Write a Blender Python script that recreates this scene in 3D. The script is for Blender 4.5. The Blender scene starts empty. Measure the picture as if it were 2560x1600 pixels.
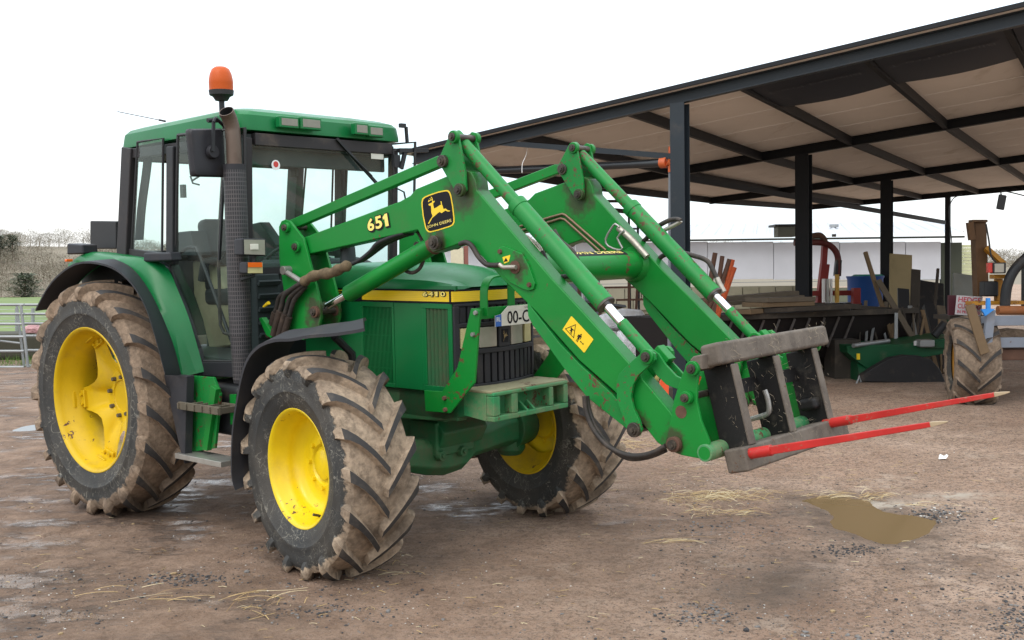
import bpy, bmesh, math, random
from mathutils import Vector, Matrix, noise
random.seed(7)
S = bpy.context.scene
PI = math.pi
V = Vector

# ------------------------------------------------------------ camera, world, sun, exposure
FPX = 2692.866            # focal length in pixels of the 2560 px wide photograph
_pit = math.atan(110 / FPX); _rho = .013
_U0 = V((0, math.sin(_pit), math.cos(_pit))); _F = V((0, math.cos(_pit), -math.sin(_pit)))
_R = math.cos(_rho) * V((1, 0, 0)) - math.sin(_rho) * _U0
_U = math.sin(_rho) * V((1, 0, 0)) + math.cos(_rho) * _U0
EYE = V((0, 0, 1.83))
cam = bpy.data.objects.new('camera', bpy.data.cameras.new('camera'))
S.collection.objects.link(cam)
cam.matrix_world = Matrix(((_R.x, _U.x, -_F.x, EYE.x), (_R.y, _U.y, -_F.y, EYE.y), (_R.z, _U.z, -_F.z, EYE.z), (0, 0, 0, 1)))
cam.data.sensor_width = 36; cam.data.lens = 36 * FPX / 2560
cam.data.clip_start = .05; cam.data.clip_end = 3000
S.camera = cam

world = bpy.data.worlds.new('World'); S.world = world; world.use_nodes = True
nt = world.node_tree; nt.nodes.clear()
SUN_EL, SUN_AZ = math.radians(52), math.radians(-150)
sky = nt.nodes.new('ShaderNodeTexSky'); sky.sky_type = 'NISHITA'; sky.sun_disc = False
sky.sun_elevation = SUN_EL; sky.sun_rotation = SUN_AZ; sky.dust_density = 3; sky.air_density = 1
bg1 = nt.nodes.new('ShaderNodeBackground'); bg1.inputs[1].default_value = .08
nt.links.new(sky.outputs[0], bg1.inputs[0])
# overcast layer: bright white cloud with slightly thinner, bluer gaps
tc = nt.nodes.new('ShaderNodeTexCoord'); mp = nt.nodes.new('ShaderNodeMapping'); mp.inputs['Scale'].default_value = (1, 1, 3.2)
no = nt.nodes.new('ShaderNodeTexNoise'); no.inputs['Scale'].default_value = 2.6; no.inputs['Detail'].default_value = 6; no.inputs['Roughness'].default_value = .55
rp = nt.nodes.new('ShaderNodeValToRGB'); rp.color_ramp.elements[0].position = .38; rp.color_ramp.elements[1].position = .60
rp.color_ramp.elements[0].color = (.80, .92, 1.0, 1); rp.color_ramp.elements[1].color = (1.0, 1.0, .995, 1)
bg2 = nt.nodes.new('ShaderNodeBackground')
# an overcast sky is brighter overhead than at the horizon
sz = nt.nodes.new('ShaderNodeSeparateXYZ'); nt.links.new(tc.outputs['Generated'], sz.inputs[0])
mz = nt.nodes.new('ShaderNodeMath'); mz.operation = 'MAXIMUM'; mz.inputs[1].default_value = 0; nt.links.new(sz.outputs[2], mz.inputs[0])
mg = nt.nodes.new('ShaderNodeMath'); mg.operation = 'MULTIPLY_ADD'; mg.inputs[1].default_value = 1.25; mg.inputs[2].default_value = 1.08; nt.links.new(mz.outputs[0], mg.inputs[0])
nt.links.new(mg.outputs[0], bg2.inputs[1])
ad = nt.nodes.new('ShaderNodeAddShader'); wo = nt.nodes.new('ShaderNodeOutputWorld')
nt.links.new(tc.outputs['Generated'], mp.inputs[0]); nt.links.new(mp.outputs[0], no.inputs['Vector'])
nt.links.new(no.outputs['Fac'], rp.inputs[0]); nt.links.new(rp.outputs[0], bg2.inputs[0])
nt.links.new(bg1.outputs[0], ad.inputs[0]); nt.links.new(bg2.outputs[0], ad.inputs[1]); nt.links.new(ad.outputs[0], wo.inputs[0])

sl = bpy.data.lights.new('sun', 'SUN'); sl.energy = .7; sl.angle = math.radians(28); sl.color = (1, .97, .93)
sun = bpy.data.objects.new('sun', sl); S.collection.objects.link(sun)
# sun stands behind and to the left of the camera
_sd = V((math.cos(SUN_EL) * math.sin(math.radians(-150)), math.cos(SUN_EL) * math.cos(math.radians(-150)), math.sin(SUN_EL)))
sun.rotation_euler = _sd.to_track_quat('Z', 'Y').to_euler()
S.view_settings.view_transform = 'Standard'; S.view_settings.look = 'None'
S.view_settings.exposure = 0; S.view_settings.gamma = 1; S.view_settings.use_curve_mapping = False
S.render.engine = 'CYCLES'

# ------------------------------------------------------------ frames of reference
# TF maps the tractor's own frame (x forward, y to its left, z up, origin on the ground
# below the rear axle) into the world; the yard rises slightly under it.
TF = Matrix(((0.75792835, 0.65230382, -0.00665888, -2.25426748), (-0.65220574, 0.75753003, -0.02785534, 8.37257344),
             (-0.01312584, 0.02545532, 0.99958979, 0.21524372), (0, 0, 0, 1)))
TFI = TF.inverted()
_tc = TFI @ EYE
_t3 = TFI.to_3x3()
def _dir(px, py): return _F + _R * ((px - 1280) / FPX) - _U * ((py - 800) / FPX)
def T(ax, val, px, py):            # a measured point on the plane axis=val of the tractor's frame
    d = _t3 @ _dir(px, py); return _tc + d * ((val - _tc[ax]) / d[ax])
def W(px, py, depth):              # a measured point at a given distance (world y)
    d = _dir(px, py); return EYE + d * (depth / d.y)
def YP(y, pts):                    # outline measured on a plane parallel to the tractor's side -> (x, z)
    o = []
    for px, py in pts:
        p = T(1, y, px, py); o.append((p.x, p.z))
    return o
def sstep(t): t = max(0, min(1, t)); return t * t * (3 - 2 * t)
def gz(x, y):
    zp = .2152 + .006663 * (x + 2.254) + .027867 * (max(y, -4) - 8.3726)
    w = sstep((y - 9.5) / 5)
    return zp * (1 - w) + .36 * w
def G(px, py):                     # where the line of sight meets the ground
    d = _dir(px, py); t = 5.
    for i in range(40):
        p = EYE + d * t; t += (p.z - gz(p.x, p.y)) / max(.02, -d.z) * .9
    return EYE + d * t

# ------------------------------------------------------------ mesh building
class MB:
    def __init__(s): s.v = []; s.f = []; s.m = []; s.mi = 0
    def add(s, vs, fs):
        b = len(s.v); s.v += [tuple(v) for v in vs]; s.f += [tuple(b + i for i in f) for f in fs]; s.m += [s.mi] * len(fs); return s
    def box(s, c, size, rot=None):
        c = V(c); h = V(size) * .5; vs = []
        for i in range(8):
            p = V(((1 if i & 1 else -1) * h.x, (1 if i & 2 else -1) * h.y, (1 if i & 4 else -1) * h.z))
            if rot is not None: p = rot @ p
            vs.append(c + p)
        return s.add(vs, [(0, 2, 3, 1), (4, 5, 7, 6), (0, 1, 5, 4), (2, 6, 7, 3), (0, 4, 6, 2), (1, 3, 7, 5)])
    def bar(s, a, b, w, h, up=V((0, 0, 1))):   # box from a to b, width w (sideways) and height h (towards up)
        a = V(a); b = V(b); d = (b - a); L = d.length; d.normalize()
        sd = d.cross(up).normalized(); u = sd.cross(d).normalized()
        return s.box((a + b) / 2, (L, w, h), Matrix((d, sd, u)).transposed())
    def prism(s, pts, y0, y1):                  # (x, z) outline between two y planes
        n = len(pts)
        vs = [(x, y0, z) for x, z in pts] + [(x, y1, z) for x, z in pts]
        return s.add(vs, [tuple(range(n - 1, -1, -1)), tuple(range(n, 2 * n))] + [(i, (i + 1) % n, n + (i + 1) % n, n + i) for i in range(n)])
    def rings(s, rs, cap=True, close=True):     # loft through rings of equal length
        n = len(rs[0]); b = len(s.v); vs = []; fs = []
        for r in rs: vs += [tuple(p) for p in r]
        for k in range(len(rs) - 1):
            for i in range(n if close else n - 1):
                j = (i + 1) % n; fs.append((k * n + i, k * n + j, (k + 1) * n + j, (k + 1) * n + i))
        if cap: fs.append(tuple(range(n - 1, -1, -1))); fs.append(tuple((len(rs) - 1) * n + i for i in range(n)))
        return s.add(vs, fs)
    def cyl(s, a, b, r0, r1=None, n=20, cap=True):
        a = V(a); b = V(b); r1 = r0 if r1 is None else r1
        d = (b - a).normalized(); x = d.orthogonal().normalized(); y = d.cross(x)
        return s.rings([[c + (x * math.cos(2 * PI * i / n) + y * math.sin(2 * PI * i / n)) * r for i in range(n)] for c, r in ((a, r0), (b, r1))], cap)
    def path(s, pts, r, n=10, cap=True, rr=None):       # tube along a polyline
        pts = [V(p) for p in pts]; rs = []; x = None
        for i, p in enumerate(pts):
            d = (pts[min(i + 1, len(pts) - 1)] - pts[max(i - 1, 0)]).normalized()
            if x is None: x = d.orthogonal().normalized()
            else: x = (x - d * x.dot(d)).normalized()
            y = d.cross(x); q = rr[i] if rr else r
            rs.append([p + (x * math.cos(2 * PI * k / n) + y * math.sin(2 * PI * k / n)) * q for k in range(n)])
        return s.rings(rs, cap)
    def strap(s, pts, w, t, side):               # flat bar bent along a polyline; w along side
        pts = [V(p) for p in pts]; side = V(side).normalized(); rs = []
        for i, p in enumerate(pts):
            d = (pts[min(i + 1, len(pts) - 1)] - pts[max(i - 1, 0)]).normalized(); nn = d.cross(side).normalized()
            rs.append([p + side * w / 2 + nn * t / 2, p + side * w / 2 - nn * t / 2, p - side * w / 2 - nn * t / 2, p - side * w / 2 + nn * t / 2])
        return s.rings(rs)
    def lathe(s, prof, c=(0, 0, 0), n=64, close=False, a0=0, a1=2 * PI):     # (y, r) about the y axis
        c = V(c); full = abs(a1 - a0 - 2 * PI) < 1e-6; m = n if full else n + 1
        rs = [[c + V((r * math.sin(a0 + (a1 - a0) * i / n), y, r * math.cos(a0 + (a1 - a0) * i / n))) for i in range(m)] for y, r in prof]
        if close: rs.append(rs[0])
        return s.rings(rs, False, full)
    def lathez(s, prof, c=(0, 0, 0), n=32, cap=True):  # (z, r) about the z axis
        c = V(c)
        return s.rings([[c + V((r * math.cos(2 * PI * i / n), r * math.sin(2 * PI * i / n), z)) for i in range(n)] for z, r in prof], cap)
    def build(s, name, mats, parent=None, bevel=0, seg=2, ang=38, fix=True, kind=None, wn=True):
        me = bpy.data.meshes.new(name); me.from_pydata(s.v, [], s.f)
        mats = mats if isinstance(mats, (list, tuple)) else [mats]
        for m in mats: me.materials.append(m)
        if len(mats) > 1: me.polygons.foreach_set('material_index', s.m)
        if fix:
            bm = bmesh.new(); bm.from_mesh(me); bmesh.ops.recalc_face_normals(bm, faces=bm.faces); bm.to_mesh(me); bm.free()
        if ang:
            me.polygons.foreach_set('use_smooth', [True] * len(me.polygons)); me.set_sharp_from_angle(angle=math.radians(ang))
        o = bpy.data.objects.new(name, me); S.collection.objects.link(o)
        if parent: o.parent = parent
        if bevel:
            b = o.modifiers.new('bevel', 'BEVEL'); b.width = bevel; b.segments = seg; b.limit_method = 'ANGLE'; b.angle_limit = math.radians(35)
            b.harden_normals = True
        if kind: o['kind'] = kind
        return o
def empty(name, mat=None, parent=None, size=.2):
    o = bpy.data.objects.new(name, None); o.empty_display_size = size; S.collection.objects.link(o)
    if parent: o.parent = parent
    if mat is not None: o.matrix_world = mat if not parent else mat; 
    if parent and mat is not None: o.matrix_local = mat
    return o
def tag(o, label, cat, group=None):
    o['label'] = label; o['category'] = cat
    if group: o['group'] = group
    return o
def rot2(p, a): return (p[0] * math.cos(a) - p[1] * math.sin(a), p[0] * math.sin(a) + p[1] * math.cos(a))
def smooth_path(pts, k=6):          # Catmull-Rom through the points
    P = [V(p) for p in pts]; o = []
    for i in range(len(P) - 1):
        a = P[max(i - 1, 0)]; b = P[i]; c = P[i + 1]; d = P[min(i + 2, len(P) - 1)]
        for j in range(k):
            t = j / k
            o.append(.5 * ((2 * b) + (c - a) * t + (2 * a - 5 * b + 4 * c - d) * t * t + (3 * b - a - 3 * c + d) * t ** 3))
    o.append(P[-1]); return o

# ------------------------------------------------------------ materials
def nd(t, k, **kw):
    n = t.nodes.new(k)
    for a, b in kw.items(): setattr(n, a, b)
    return n
class Mat:
    def __init__(s, name):
        s.m = bpy.data.materials.new(name); s.m.use_nodes = True; s.t = s.m.node_tree; s.b = s.t.nodes['Principled BSDF']
        s.tc = s.t.nodes.new('ShaderNodeTexCoord')
    def lk(s, a, b): s.t.links.new(a, b)
    def noise(s, scale, detail=5, rough=.55, stretch=None, dist=0, loc=None, gen=None):
        n = nd(s.t, 'ShaderNodeTexNoise'); n.inputs['Scale'].default_value = scale; n.inputs['Detail'].default_value = detail
        n.inputs['Roughness'].default_value = rough; n.inputs['Distortion'].default_value = dist
        src = s.tc.outputs['Object'] if gen is None else gen
        if stretch or loc:
            mp = nd(s.t, 'ShaderNodeMapping'); s.lk(src, mp.inputs[0]); src = mp.outputs[0]
            if stretch: mp.inputs['Scale'].default_value = stretch
            if loc: mp.inputs['Location'].default_value = loc
        s.lk(src, n.inputs['Vector']); return n.outputs['Fac']
    def ramp(s, src, lo, hi, c0=0., c1=1.):
        r = nd(s.t, 'ShaderNodeMapRange'); r.inputs[1].default_value = lo; r.inputs[2].default_value = hi
        r.inputs[3].default_value = c0; r.inputs[4].default_value = c1; s.lk(src, r.inputs[0]); return r.outputs[0]
    def mix(s, fac, a, b):
        m = nd(s.t, 'ShaderNodeMix', data_type='RGBA')
        for sock, v in ((m.inputs[0], fac), (m.inputs[6], a), (m.inputs[7], b)):
            if isinstance(v, (int, float)): sock.default_value = v
            elif isinstance(v, tuple): sock.default_value = (*v[:3], 1)
            else: s.lk(v, sock)
        return m.outputs[2]
    def math(s, op, a, b=None, c=None):
        m = nd(s.t, 'ShaderNodeMath', operation=op)
        for i, v in enumerate((a, b, c)):
            if v is None: continue
            if isinstance(v, (int, float)): m.inputs[i].default_value = v
            else: s.lk(v, m.inputs[i])
        return m.outputs[0]
    def setc(s, c):
        if isinstance(c, tuple): s.b.inputs['Base Color'].default_value = (*c[:3], 1)
        else: s.lk(c, s.b.inputs['Base Color'])
    def setr(s, r):
        if isinstance(r, (int, float)): s.b.inputs['Roughness'].default_value = r
        else: s.lk(r, s.b.inputs['Roughness'])
    def bump(s, h, st=.3, d=.01, prev=None):
        b = nd(s.t, 'ShaderNodeBump'); b.inputs['Strength'].default_value = st; b.inputs['Distance'].default_value = d
        s.lk(h, b.inputs['Height']); s.lk(b.outputs[0], s.b.inputs['Normal']); return b
MUD = (.21, .155, .11); RUST = (.105, .048, .026)
def paint(name, col, rough=.35, metal=0, var=.12, dirt=.35, dirtcol=MUD, chips=0., scale=3., chipcol=RUST, coat=0., grime=0., stains=()):
    s = Mat(name)
    v = s.noise(scale * .6, 4)
    c = s.mix(s.ramp(v, .3, .7), tuple(x * (1 - var) for x in col), tuple(min(1, x * (1 + var)) for x in col))
    r = rough
    if dirt:
        d1 = s.noise(scale, 8, .65, loc=(3, 1, 7)); d2 = s.noise(scale * 14, 6, .7)
        df = s.math('MULTIPLY', s.ramp(d1, .66 - .35 * dirt, .86 - .2 * dirt, 0, min(1, dirt * 1.6)), s.ramp(d2, .3, .62, .35, 1))
        c = s.mix(df, c, dirtcol); r = s.ramp(df, 0, 1, rough, .85)
    if chips:
        n1 = s.noise(scale * 5, 9, .68, loc=(9, 4, 2), dist=.4); n2 = s.noise(scale * .8, 3, .5, loc=(5, 5, 1))
        th = s.math('ADD', n1, s.ramp(n2, .35, .7, -.12, .1))
        cf = s.ramp(th, .68 - .12 * chips, .70 - .12 * chips); c = s.mix(cf, c, chipcol)
    if stains:       # grease thrown out round the pivot pins: (x, z, radius)
        sp = nd(s.t, 'ShaderNodeSeparateXYZ'); s.lk(s.tc.outputs['Object'], sp.inputs[0]); ng = s.noise(16, 7, .65)
        for sx, sz, sr in stains:
            dx = s.math('SUBTRACT', sp.outputs[0], sx); dz = s.math('SUBTRACT', sp.outputs[2], sz)
            dd = s.math('SQRT', s.math('ADD', s.math('MULTIPLY', dx, dx), s.math('MULTIPLY', s.math('MULTIPLY', dz, dz), .7)))
            k = s.ramp(s.math('ADD', dd, s.ramp(ng, .3, .7, -.045, .045)), sr * .55, sr * 1.1, .85, 0)
            c = s.mix(k, c, (.045, .040, .022))
    if grime:
        g = s.noise(scale * 30, 3, .6); c = s.mix(s.ramp(g, .62, .75, 0, grime), c, (.1, .08, .06))
    s.setc(c); s.setr(r); s.b.inputs['Metallic'].default_value = metal; s.b.inputs['Specular IOR Level'].default_value = .5 if metal else .30
    if coat: s.b.inputs['Coat Weight'].default_value = coat; s.b.inputs['Coat Roughness'].default_value = .12
    s.bump(s.noise(scale * 25, 5, .6), .12, .004)
    return s.m
def plain(name, col, rough=.5, metal=0, spec=.5):
    s = Mat(name); s.setc(col); s.setr(rough); s.b.inputs['Metallic'].default_value = metal
    s.b.inputs['Specular IOR Level'].default_value = spec
    v = s.noise(18, 4); s.setc(s.mix(v, tuple(x * .82 for x in col), tuple(min(1, x * 1.15) for x in col)))
    return s.m
M = {}
M['loader'] = paint('loader_green_paint', (.005, .180, .024), .38, dirt=.3, dirtcol=(.075, .105, .04), chips=.10, scale=3.4, stains=[(_p.x, _p.z, r_) for _p, r_ in ((T(1, -.6, 1147, 478), .13), (T(1, -.6, 1084, 612), .085), (T(1, -.6, 1104, 403), .06), (T(1, -.6, 785, 785), .09), (T(1, -.6, 1681, 1112), .08), (T(1, -.6, 1583, 1078), .08), (T(1, -.6, 1288, 670), .06))])
M['loader_worn'] = paint('worn_loader_green_paint', (.008, .182, .032), .44, dirt=.35, dirtcol=(.10, .10, .05), chips=.75, scale=7)
M['green'] = paint('body_green_paint', (.005, .135, .036), .32, dirt=.35, dirtcol=(.045, .10, .035), scale=2.6)
M['green_dirty'] = paint('dirty_chassis_green_paint', (.012, .12, .042), .5, dirt=.75, dirtcol=(.11, .09, .055), scale=3.2)
M['weight'] = paint('worn_weight_green_paint', (.03, .22, .08), .5, dirt=.6, dirtcol=(.24, .19, .12), chips=.7, scale=5)
M['weight_top'] = paint('muddy_weight_top', (.27, .25, .15), .7, dirt=.4, chips=.4, scale=6)
M['yellow'] = paint('wheel_yellow_paint', (.74, .53, .008), .34, dirt=.3, dirtcol=(.42, .29, .05), chips=.22, scale=5, coat=.2)
M['yellow_dull'] = paint('dull_wheel_yellow_paint', (.60, .39, .006), .42, dirt=.5, dirtcol=(.30, .19, .05), chips=.12, scale=4)
M['stripe'] = plain('yellow_stripe_decal', (.80, .55, .02), .3)
M['cream'] = plain('cream_yellow_decal', (.86, .70, .17), .35)
M['black'] = plain('black_decal', (.008, .008, .011), .55, 0, .2)
M['blackpaint'] = paint('black_paint', (.018, .019, .021), .45, dirt=.3, scale=4)
M['plastic'] = paint('charcoal_plastic', (.022, .022, .026), .5, dirt=.35, dirtcol=(.08, .065, .05), scale=4)
M['guard'] = paint('black_mudguard_plastic', (.030, .030, .034), .6, dirt=.35, dirtcol=(.12, .095, .075), scale=3)
M['cabgrey'] = paint('dark_cab_frame', (.024, .021, .022), .5, dirt=.3, scale=4)
M['rubber'] = plain('black_rubber', (.016, .016, .017), .6)
M['hose'] = paint('hydraulic_hose', (.028, .024, .021), .55, dirt=.5, dirtcol=(.12, .09, .07), scale=14)
M['chrome'] = plain('chromed_steel', (.8, .8, .8), .12, 1)
M['steel'] = paint('dull_steel', (.33, .32, .30), .45, .7, dirt=.4, scale=10)
M['zinc'] = paint('zinc_fitting', (.36, .33, .28), .4, .6, dirt=.4, scale=20)
M['pin'] = paint('greasy_pin', (.045, .038, .03), .4, .3, dirt=.5, scale=18)
M['rust'] = paint('rusty_steel', (.10, .052, .035), .8, dirt=.4, dirtcol=(.22, .12, .07), scale=9)
M['spike'] = paint('red_spike_paint', (.44, .024, .020), .42, dirt=.3, chips=.55, chipcol=(.25, .12, .08), scale=12)
M['spiketip'] = plain('bare_worn_spike_tip', (.38, .29, .18), .5, .1)
M['wrap'] = paint('hessian_wrap', (.16, .115, .065), .95, dirt=.8, dirtcol=(.035, .025, .016), scale=22)
M['beige'] = plain('beige_cab_trim', (.42, .38, .23), .6)
M['interior'] = plain('dark_cab_interior', (.02, .03, .03), .6)
M['seat'] = plain('black_seat_fabric', (.02, .028, .028), .7)
M['lamp'] = plain('headlamp_reflector', (.33, .31, .26), .18, .15)
M['stepm'] = paint('muddy_step_steel', (.10, .085, .06), .7, dirt=.5, dirtcol=(.16, .12, .085), scale=9)
M['sleeve'] = paint('dirty_rubber_sleeve', (.035, .024, .018), .7, dirt=.5, dirtcol=(.10, .065, .045), scale=18)
M['rooflens'] = plain('dusty_roof_lamp_lens', (.20, .19, .15), .25)
M['lampyellow'] = plain('yellowed_lamp_lens', (.50, .45, .22), .25)
M['orange'] = plain('amber_indicator_lens', (.75, .13, .008), .25)
M['redlens'] = plain('red_lens', (.5, .03, .02), .25)
M['white'] = plain('white_plastic', (.75, .75, .73), .4)
M['plate'] = plain('number_plate_white', (.62, .60, .52), .35)
M['blue'] = plain('blue_decal', (.03, .12, .42), .35)
M['checker'] = paint('checker_plate_aluminium', (.45, .44, .40), .35, .7, dirt=.4, scale=12)
M['galv'] = paint('galvanised_steel', (.27, .28, .28), .45, .4, dirt=.25, scale=5)
M['beam'] = paint('blue_black_beam_paint', (.016, .022, .028), .42, dirt=.18, scale=2, grime=.2)
M['beamdark'] = paint('black_beam_paint', (.006, .007, .009), .6, dirt=.06, scale=2)
M['dirtgap'] = plain('black_recess', (.006, .006, .006), .9)
s_ = Mat('dusty_amber_beacon_lens'); s_.setc((.46, .075, .006)); s_.setr(.4); s_.b.inputs['Specular IOR Level'].default_value = .25
pass; M['beacon'] = s_.m
def glass(name, tint, rough=.02, mixf=.9):
    m = bpy.data.materials.new(name); m.use_nodes = True; t = m.node_tree; t.nodes.clear()
    o = nd(t, 'ShaderNodeOutputMaterial'); tr = nd(t, 'ShaderNodeBsdfTransparent'); tr.inputs[0].default_value = (*tint, 1)
    gl = nd(t, 'ShaderNodeBsdfGlossy'); gl.inputs['Roughness'].default_value = rough; gl.inputs[0].default_value = (.9, 1, .97, 1)
    df = nd(t, 'ShaderNodeBsdfDiffuse'); df.inputs[0].default_value = (.35, .36, .3, 1)
    lw = nd(t, 'ShaderNodeLayerWeight'); lw.inputs[0].default_value = .5; pw = nd(t, 'ShaderNodeMath', operation='POWER'); pw.inputs[1].default_value = 5; t.links.new(lw.outputs['Facing'], pw.inputs[0])
    fr = nd(t, 'ShaderNodeMath', operation='MULTIPLY_ADD'); fr.inputs[1].default_value = .9; fr.inputs[2].default_value = .045; t.links.new(pw.outputs[0], fr.inputs[0])
    mx = nd(t, 'ShaderNodeMixShader'); t.links.new(fr.outputs[0], mx.inputs[0]); t.links.new(tr.outputs[0], mx.inputs[1]); t.links.new(gl.outputs[0], mx.inputs[2])
    tcx = nd(t, 'ShaderNodeTexCoord'); n = nd(t, 'ShaderNodeTexNoise'); n.inputs['Scale'].default_value = 2.5; n.inputs['Detail'].default_value = 7
    mr = nd(t, 'ShaderNodeMapRange'); mr.inputs[1].default_value = .4; mr.inputs[2].default_value = .75; mr.inputs[3].default_value = .015; mr.inputs[4].default_value = .13
    t.links.new(tcx.outputs['Object'], n.inputs['Vector']); t.links.new(n.outputs['Fac'], mr.inputs[0])
    m2 = nd(t, 'ShaderNodeMixShader'); t.links.new(mr.outputs[0], m2.inputs[0]); t.links.new(mx.outputs[0], m2.inputs[1]); t.links.new(df.outputs[0], m2.inputs[2])
    t.links.new(m2.outputs[0], o.inputs[0]); return m
M['glass'] = glass('dusty_green_cab_glass', (.83, .935, .915))
M['lens'] = glass('clear_lamp_glass', (.9, .9, .82), .05)

def tyre_mats():
    out = []
    # rubber side wall with dried mud reaching in from the tread and fine straw scratches
    s = Mat('muddy_tyre_side'); sp = nd(s.t, 'ShaderNodeSeparateXYZ'); s.lk(s.tc.outputs['Object'], sp.inputs[0])
    r2 = s.math('SQRT', s.math('ADD', s.math('MULTIPLY', sp.outputs[0], sp.outputs[0]), s.math('MULTIPLY', sp.outputs[2], sp.outputs[2])))
    return s, r2
def make_tyre_mats(tag_, Rsh, mudc, rub=(.017, .019, .020)):
    s, r2 = tyre_mats(); s.m.name = 'muddy_tyre_rubber_' + tag_
    n = s.noise(7, 8, .65); n2 = s.noise(28, 6, .6)
    edge = s.math('ADD', r2, s.ramp(n, .3, .7, -.035, .035))
    mf = s.ramp(edge, Rsh - .006, Rsh + .006)
    rubc = s.mix(s.ramp(s.noise(4, 5), .35, .7), rub, tuple(x * 1.9 for x in rub)); rubc = s.mix(s.ramp(s.noise(2.6, 7, .6, loc=(6, 2, 8)), .36, .68, .10, .50), rubc, (.105, .088, .068))
    # scratches: thin level lines of two noises
    for sc, w in ((8, .013), (15, .015), (27, .017)):
        l = s.math('ABSOLUTE', s.math('SUBTRACT', s.noise(sc, 2, .5, dist=.6, loc=(sc, 2, 1)), .5))
        k = s.math('MULTIPLY', s.ramp(l, 0, w, 1, 0), s.ramp(s.noise(sc * .4, 3, loc=(1, sc, 3)), .50, .60))
        rubc = s.mix(s.math('MULTIPLY', k, .62), rubc, (.30, .28, .23))
    mudd = s.mix(s.ramp(n2, .3, .7), tuple(x * .58 for x in mudc), tuple(x * 1.2 for x in mudc))
    mudd = s.mix(s.ramp(s.noise(3.2, 6, .6, loc=(4, 4, 4)), .5, .68, 0, .85), mudd, (.085, .063, .047))
    mudd = s.mix(s.ramp(s.noise(11, 7, .7, loc=(8, 2, 4)), .55, .66, 0, .6), mudd, (.11, .082, .06))
    s.setc(s.mix(mf, rubc, mudd)); s.setr(s.ramp(mf, 0, 1, .62, .92)); s.b.inputs['Specular IOR Level'].default_value = .3
    s.bump(s.math('ADD', s.math('MULTIPLY', s.noise(40, 8, .7), mf), s.math('MULTIPLY', s.noise(90, 4, .6), .3)), .8, .012)
    t = Mat('worn_lug_top_' + tag_)
    a = t.noise(9, 7, .65); t.setc(t.mix(t.ramp(a, .50, .70), (.026, .024, .023), (.075, .062, .05))); t.setr(.75)
    t.bump(t.noise(70, 6, .7), .4, .005)
    return [s.m, t.m]
# ------------------------------------------------------------ flat print helpers
def quadmap(q, u, v, off=0):
    a = q[0].lerp(q[1], u); b = q[3].lerp(q[2], u); n = (q[1] - q[0]).cross(q[3] - q[0]).normalized()
    return a.lerp(b, v) + n * off
def print_text(name, txt, q, mat, parent, off=.0012, bold=0, wrap=None, mirror=False):
    cu = bpy.data.curves.new('lettering', 'FONT'); cu.body = txt; cu.offset = bold; cu.resolution_u = 3
    o = bpy.data.objects.new('lettering', cu); S.collection.objects.link(o)
    dg = bpy.context.evaluated_depsgraph_get(); me = bpy.data.meshes.new_from_object(o.evaluated_get(dg))
    bpy.data.objects.remove(o); bpy.data.curves.remove(cu)
    xs = [v.co.x for v in me.vertices]; ys = [v.co.y for v in me.vertices]
    x0, x1, y0, y1 = min(xs), max(xs), min(ys), max(ys)
    for v in me.vertices:
        u = (v.co.x - x0) / (x1 - x0); w = (v.co.y - y0) / (y1 - y0)
        if mirror: u = 1 - u
        v.co = wrap(u, w) if wrap else quadmap(q, u, w, off)
    me.materials.clear(); me.materials.append(mat); me.name = name
    o = bpy.data.objects.new(name, me); S.collection.objects.link(o); o.parent = parent; return o
def side_quad(y, p):       # four measured corners (bottom left, bottom right, top right, top left) on a side plane
    return [T(1, y, *a) for a in p]
def flat(name, polys, mat, parent, pt, th=.0008):      # flat printed shapes, pt maps a 2-d point to 3-d
    mb = MB()
    for p in polys: mb.add([pt(*a) for a in p], [tuple(range(len(p)))])
    return mb.build(name, mat, parent, ang=0, fix=False)

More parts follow.
